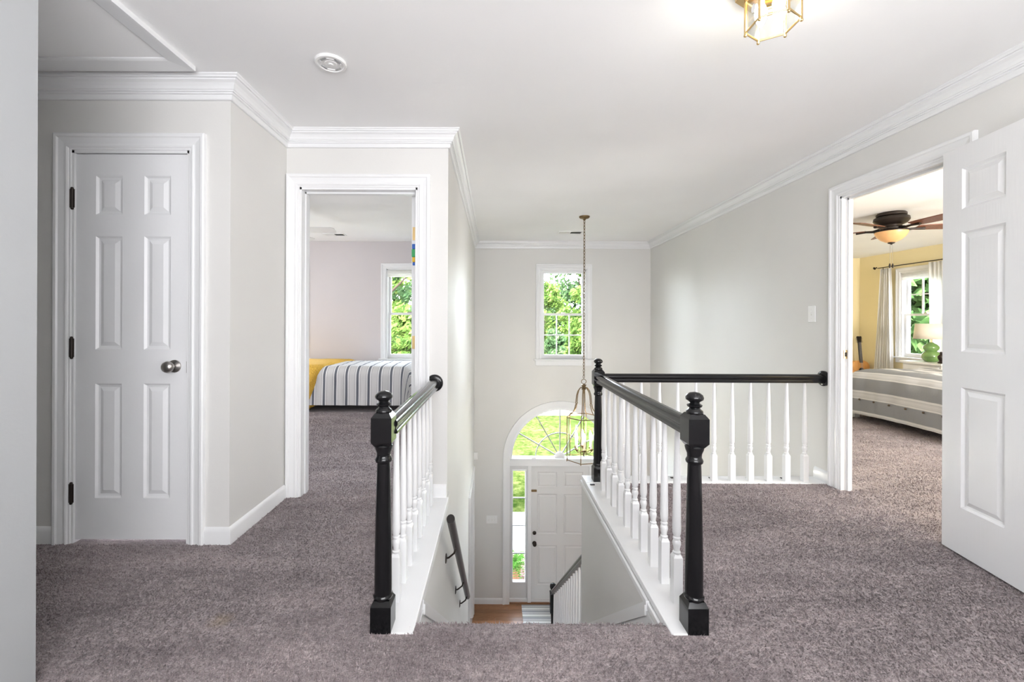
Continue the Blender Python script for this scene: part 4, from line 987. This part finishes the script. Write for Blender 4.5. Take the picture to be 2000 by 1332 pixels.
tree(17.6, 17.4, 11, 3.2, .6, 11000, 'leaf_deep', 'green tree behind the evergreen at the yellow bedroom window', .2, nl=90)
tree(12.5, 22.6, 10, 3.0, .8, 5000, 'leaf_shade', 'dark leafy tree beyond the yellow bedroom window curtain', .16)

# ------------------------------------------------------------------ carpet pile (uncountable tufts, real geometry)
def pile(regions, parent, seed, name='carpet_pile'):
    rg = np.random.default_rng(seed); P = []
    for x0, x1, y0, y1, dens, holes in regions:
        n = int((x1 - x0) * (y1 - y0) * dens); p = np.column_stack([rg.uniform(x0, x1, n), rg.uniform(y0, y1, n)])
        keep = np.ones(n, bool)
        for a, b_, c, d in holes: keep &= ~((p[:, 0] > a) & (p[:, 0] < b_) & (p[:, 1] > c) & (p[:, 1] < d))
        P.append(p[keep])
    P = np.vstack(P); n = len(P)
    fx = np.sin(P[:, 0] * 3.1 + 1.7 * np.sin(P[:, 1] * 2.3)) + np.cos(P[:, 1] * 4.3 + P[:, 0] * 1.1)
    fy = np.cos(P[:, 0] * 2.2 - 1.3 * np.sin(P[:, 1] * 3.7)) + np.sin(P[:, 1] * 1.9 + .6)
    lean = np.column_stack([fx, fy]) * .0028 + rg.normal(0, .0032, (n, 2))
    a = rg.uniform(0, np.pi, n); wv_ = rg.uniform(.0022, .0042, n); h = rg.uniform(.006, .011, n)
    dx, dy = np.cos(a) * wv_, np.sin(a) * wv_
    z0 = np.where((P[:, 1] > 1.60) & (P[:, 0] > XL - .01) & (P[:, 0] < .67) & (P[:, 1] < 1.70), -.002 - np.clip(P[:, 1] - 1.62, 0, 1) * .16, 0) - .001
    V = np.empty((n, 3, 3), np.float32)
    V[:, 0] = np.column_stack([P[:, 0] - dx, P[:, 1] - dy, z0]); V[:, 1] = np.column_stack([P[:, 0] + dx, P[:, 1] + dy, z0]); V[:, 2] = np.column_stack([P + lean, z0 + h])
    me = bpy.data.meshes.new(name); me.vertices.add(3 * n); me.loops.add(3 * n); me.polygons.add(n)
    me.vertices.foreach_set('co', V.ravel()); me.loops.foreach_set('vertex_index', np.arange(3 * n, dtype=np.int32)); me.polygons.foreach_set('loop_start', np.arange(0, 3 * n, 3, dtype=np.int32))
    me.update(calc_edges=True); me.materials.append(M['carpet'])
    o = put(me, name, parent); o['kind'] = 'stuff'; return o
HOLES = [(-.462, XL - .004, 1.592, 9), (XL - .01, .66, 1.668, 9), (.655, .804, 1.592, 9), (.80, 9, 3.10, 9), (XJ, -.31, D2, 9), (-9, XJ + .016, D1 - .016, 9), (-2.72, -1.447, 1.2, 1.36)]
pile([(-2.7, 2.40, .1, 1.15, 12000, []), (-2.5, 2.40, 1.15, 2.0, 26000, HOLES), (-2.5, 2.40, 2.0, 3.10, 17000, HOLES), (BD[0] + .01, BD[1] - .03, D2, D2 + .12, 15000, []), (XR - .01, XR + .07, RD[0] + .02, RD[1] - .03, 15000, [])], hall_floor, 3)
pile([(-2.7, -.60, D2 + .12, 5.5, 9500, [])], left_floor, 4)
pile([(XR + .07, 4.9, 2.0, 5.6, 9500, [(-9, 2.60, 3.0, 9)])], right_floor, 5)
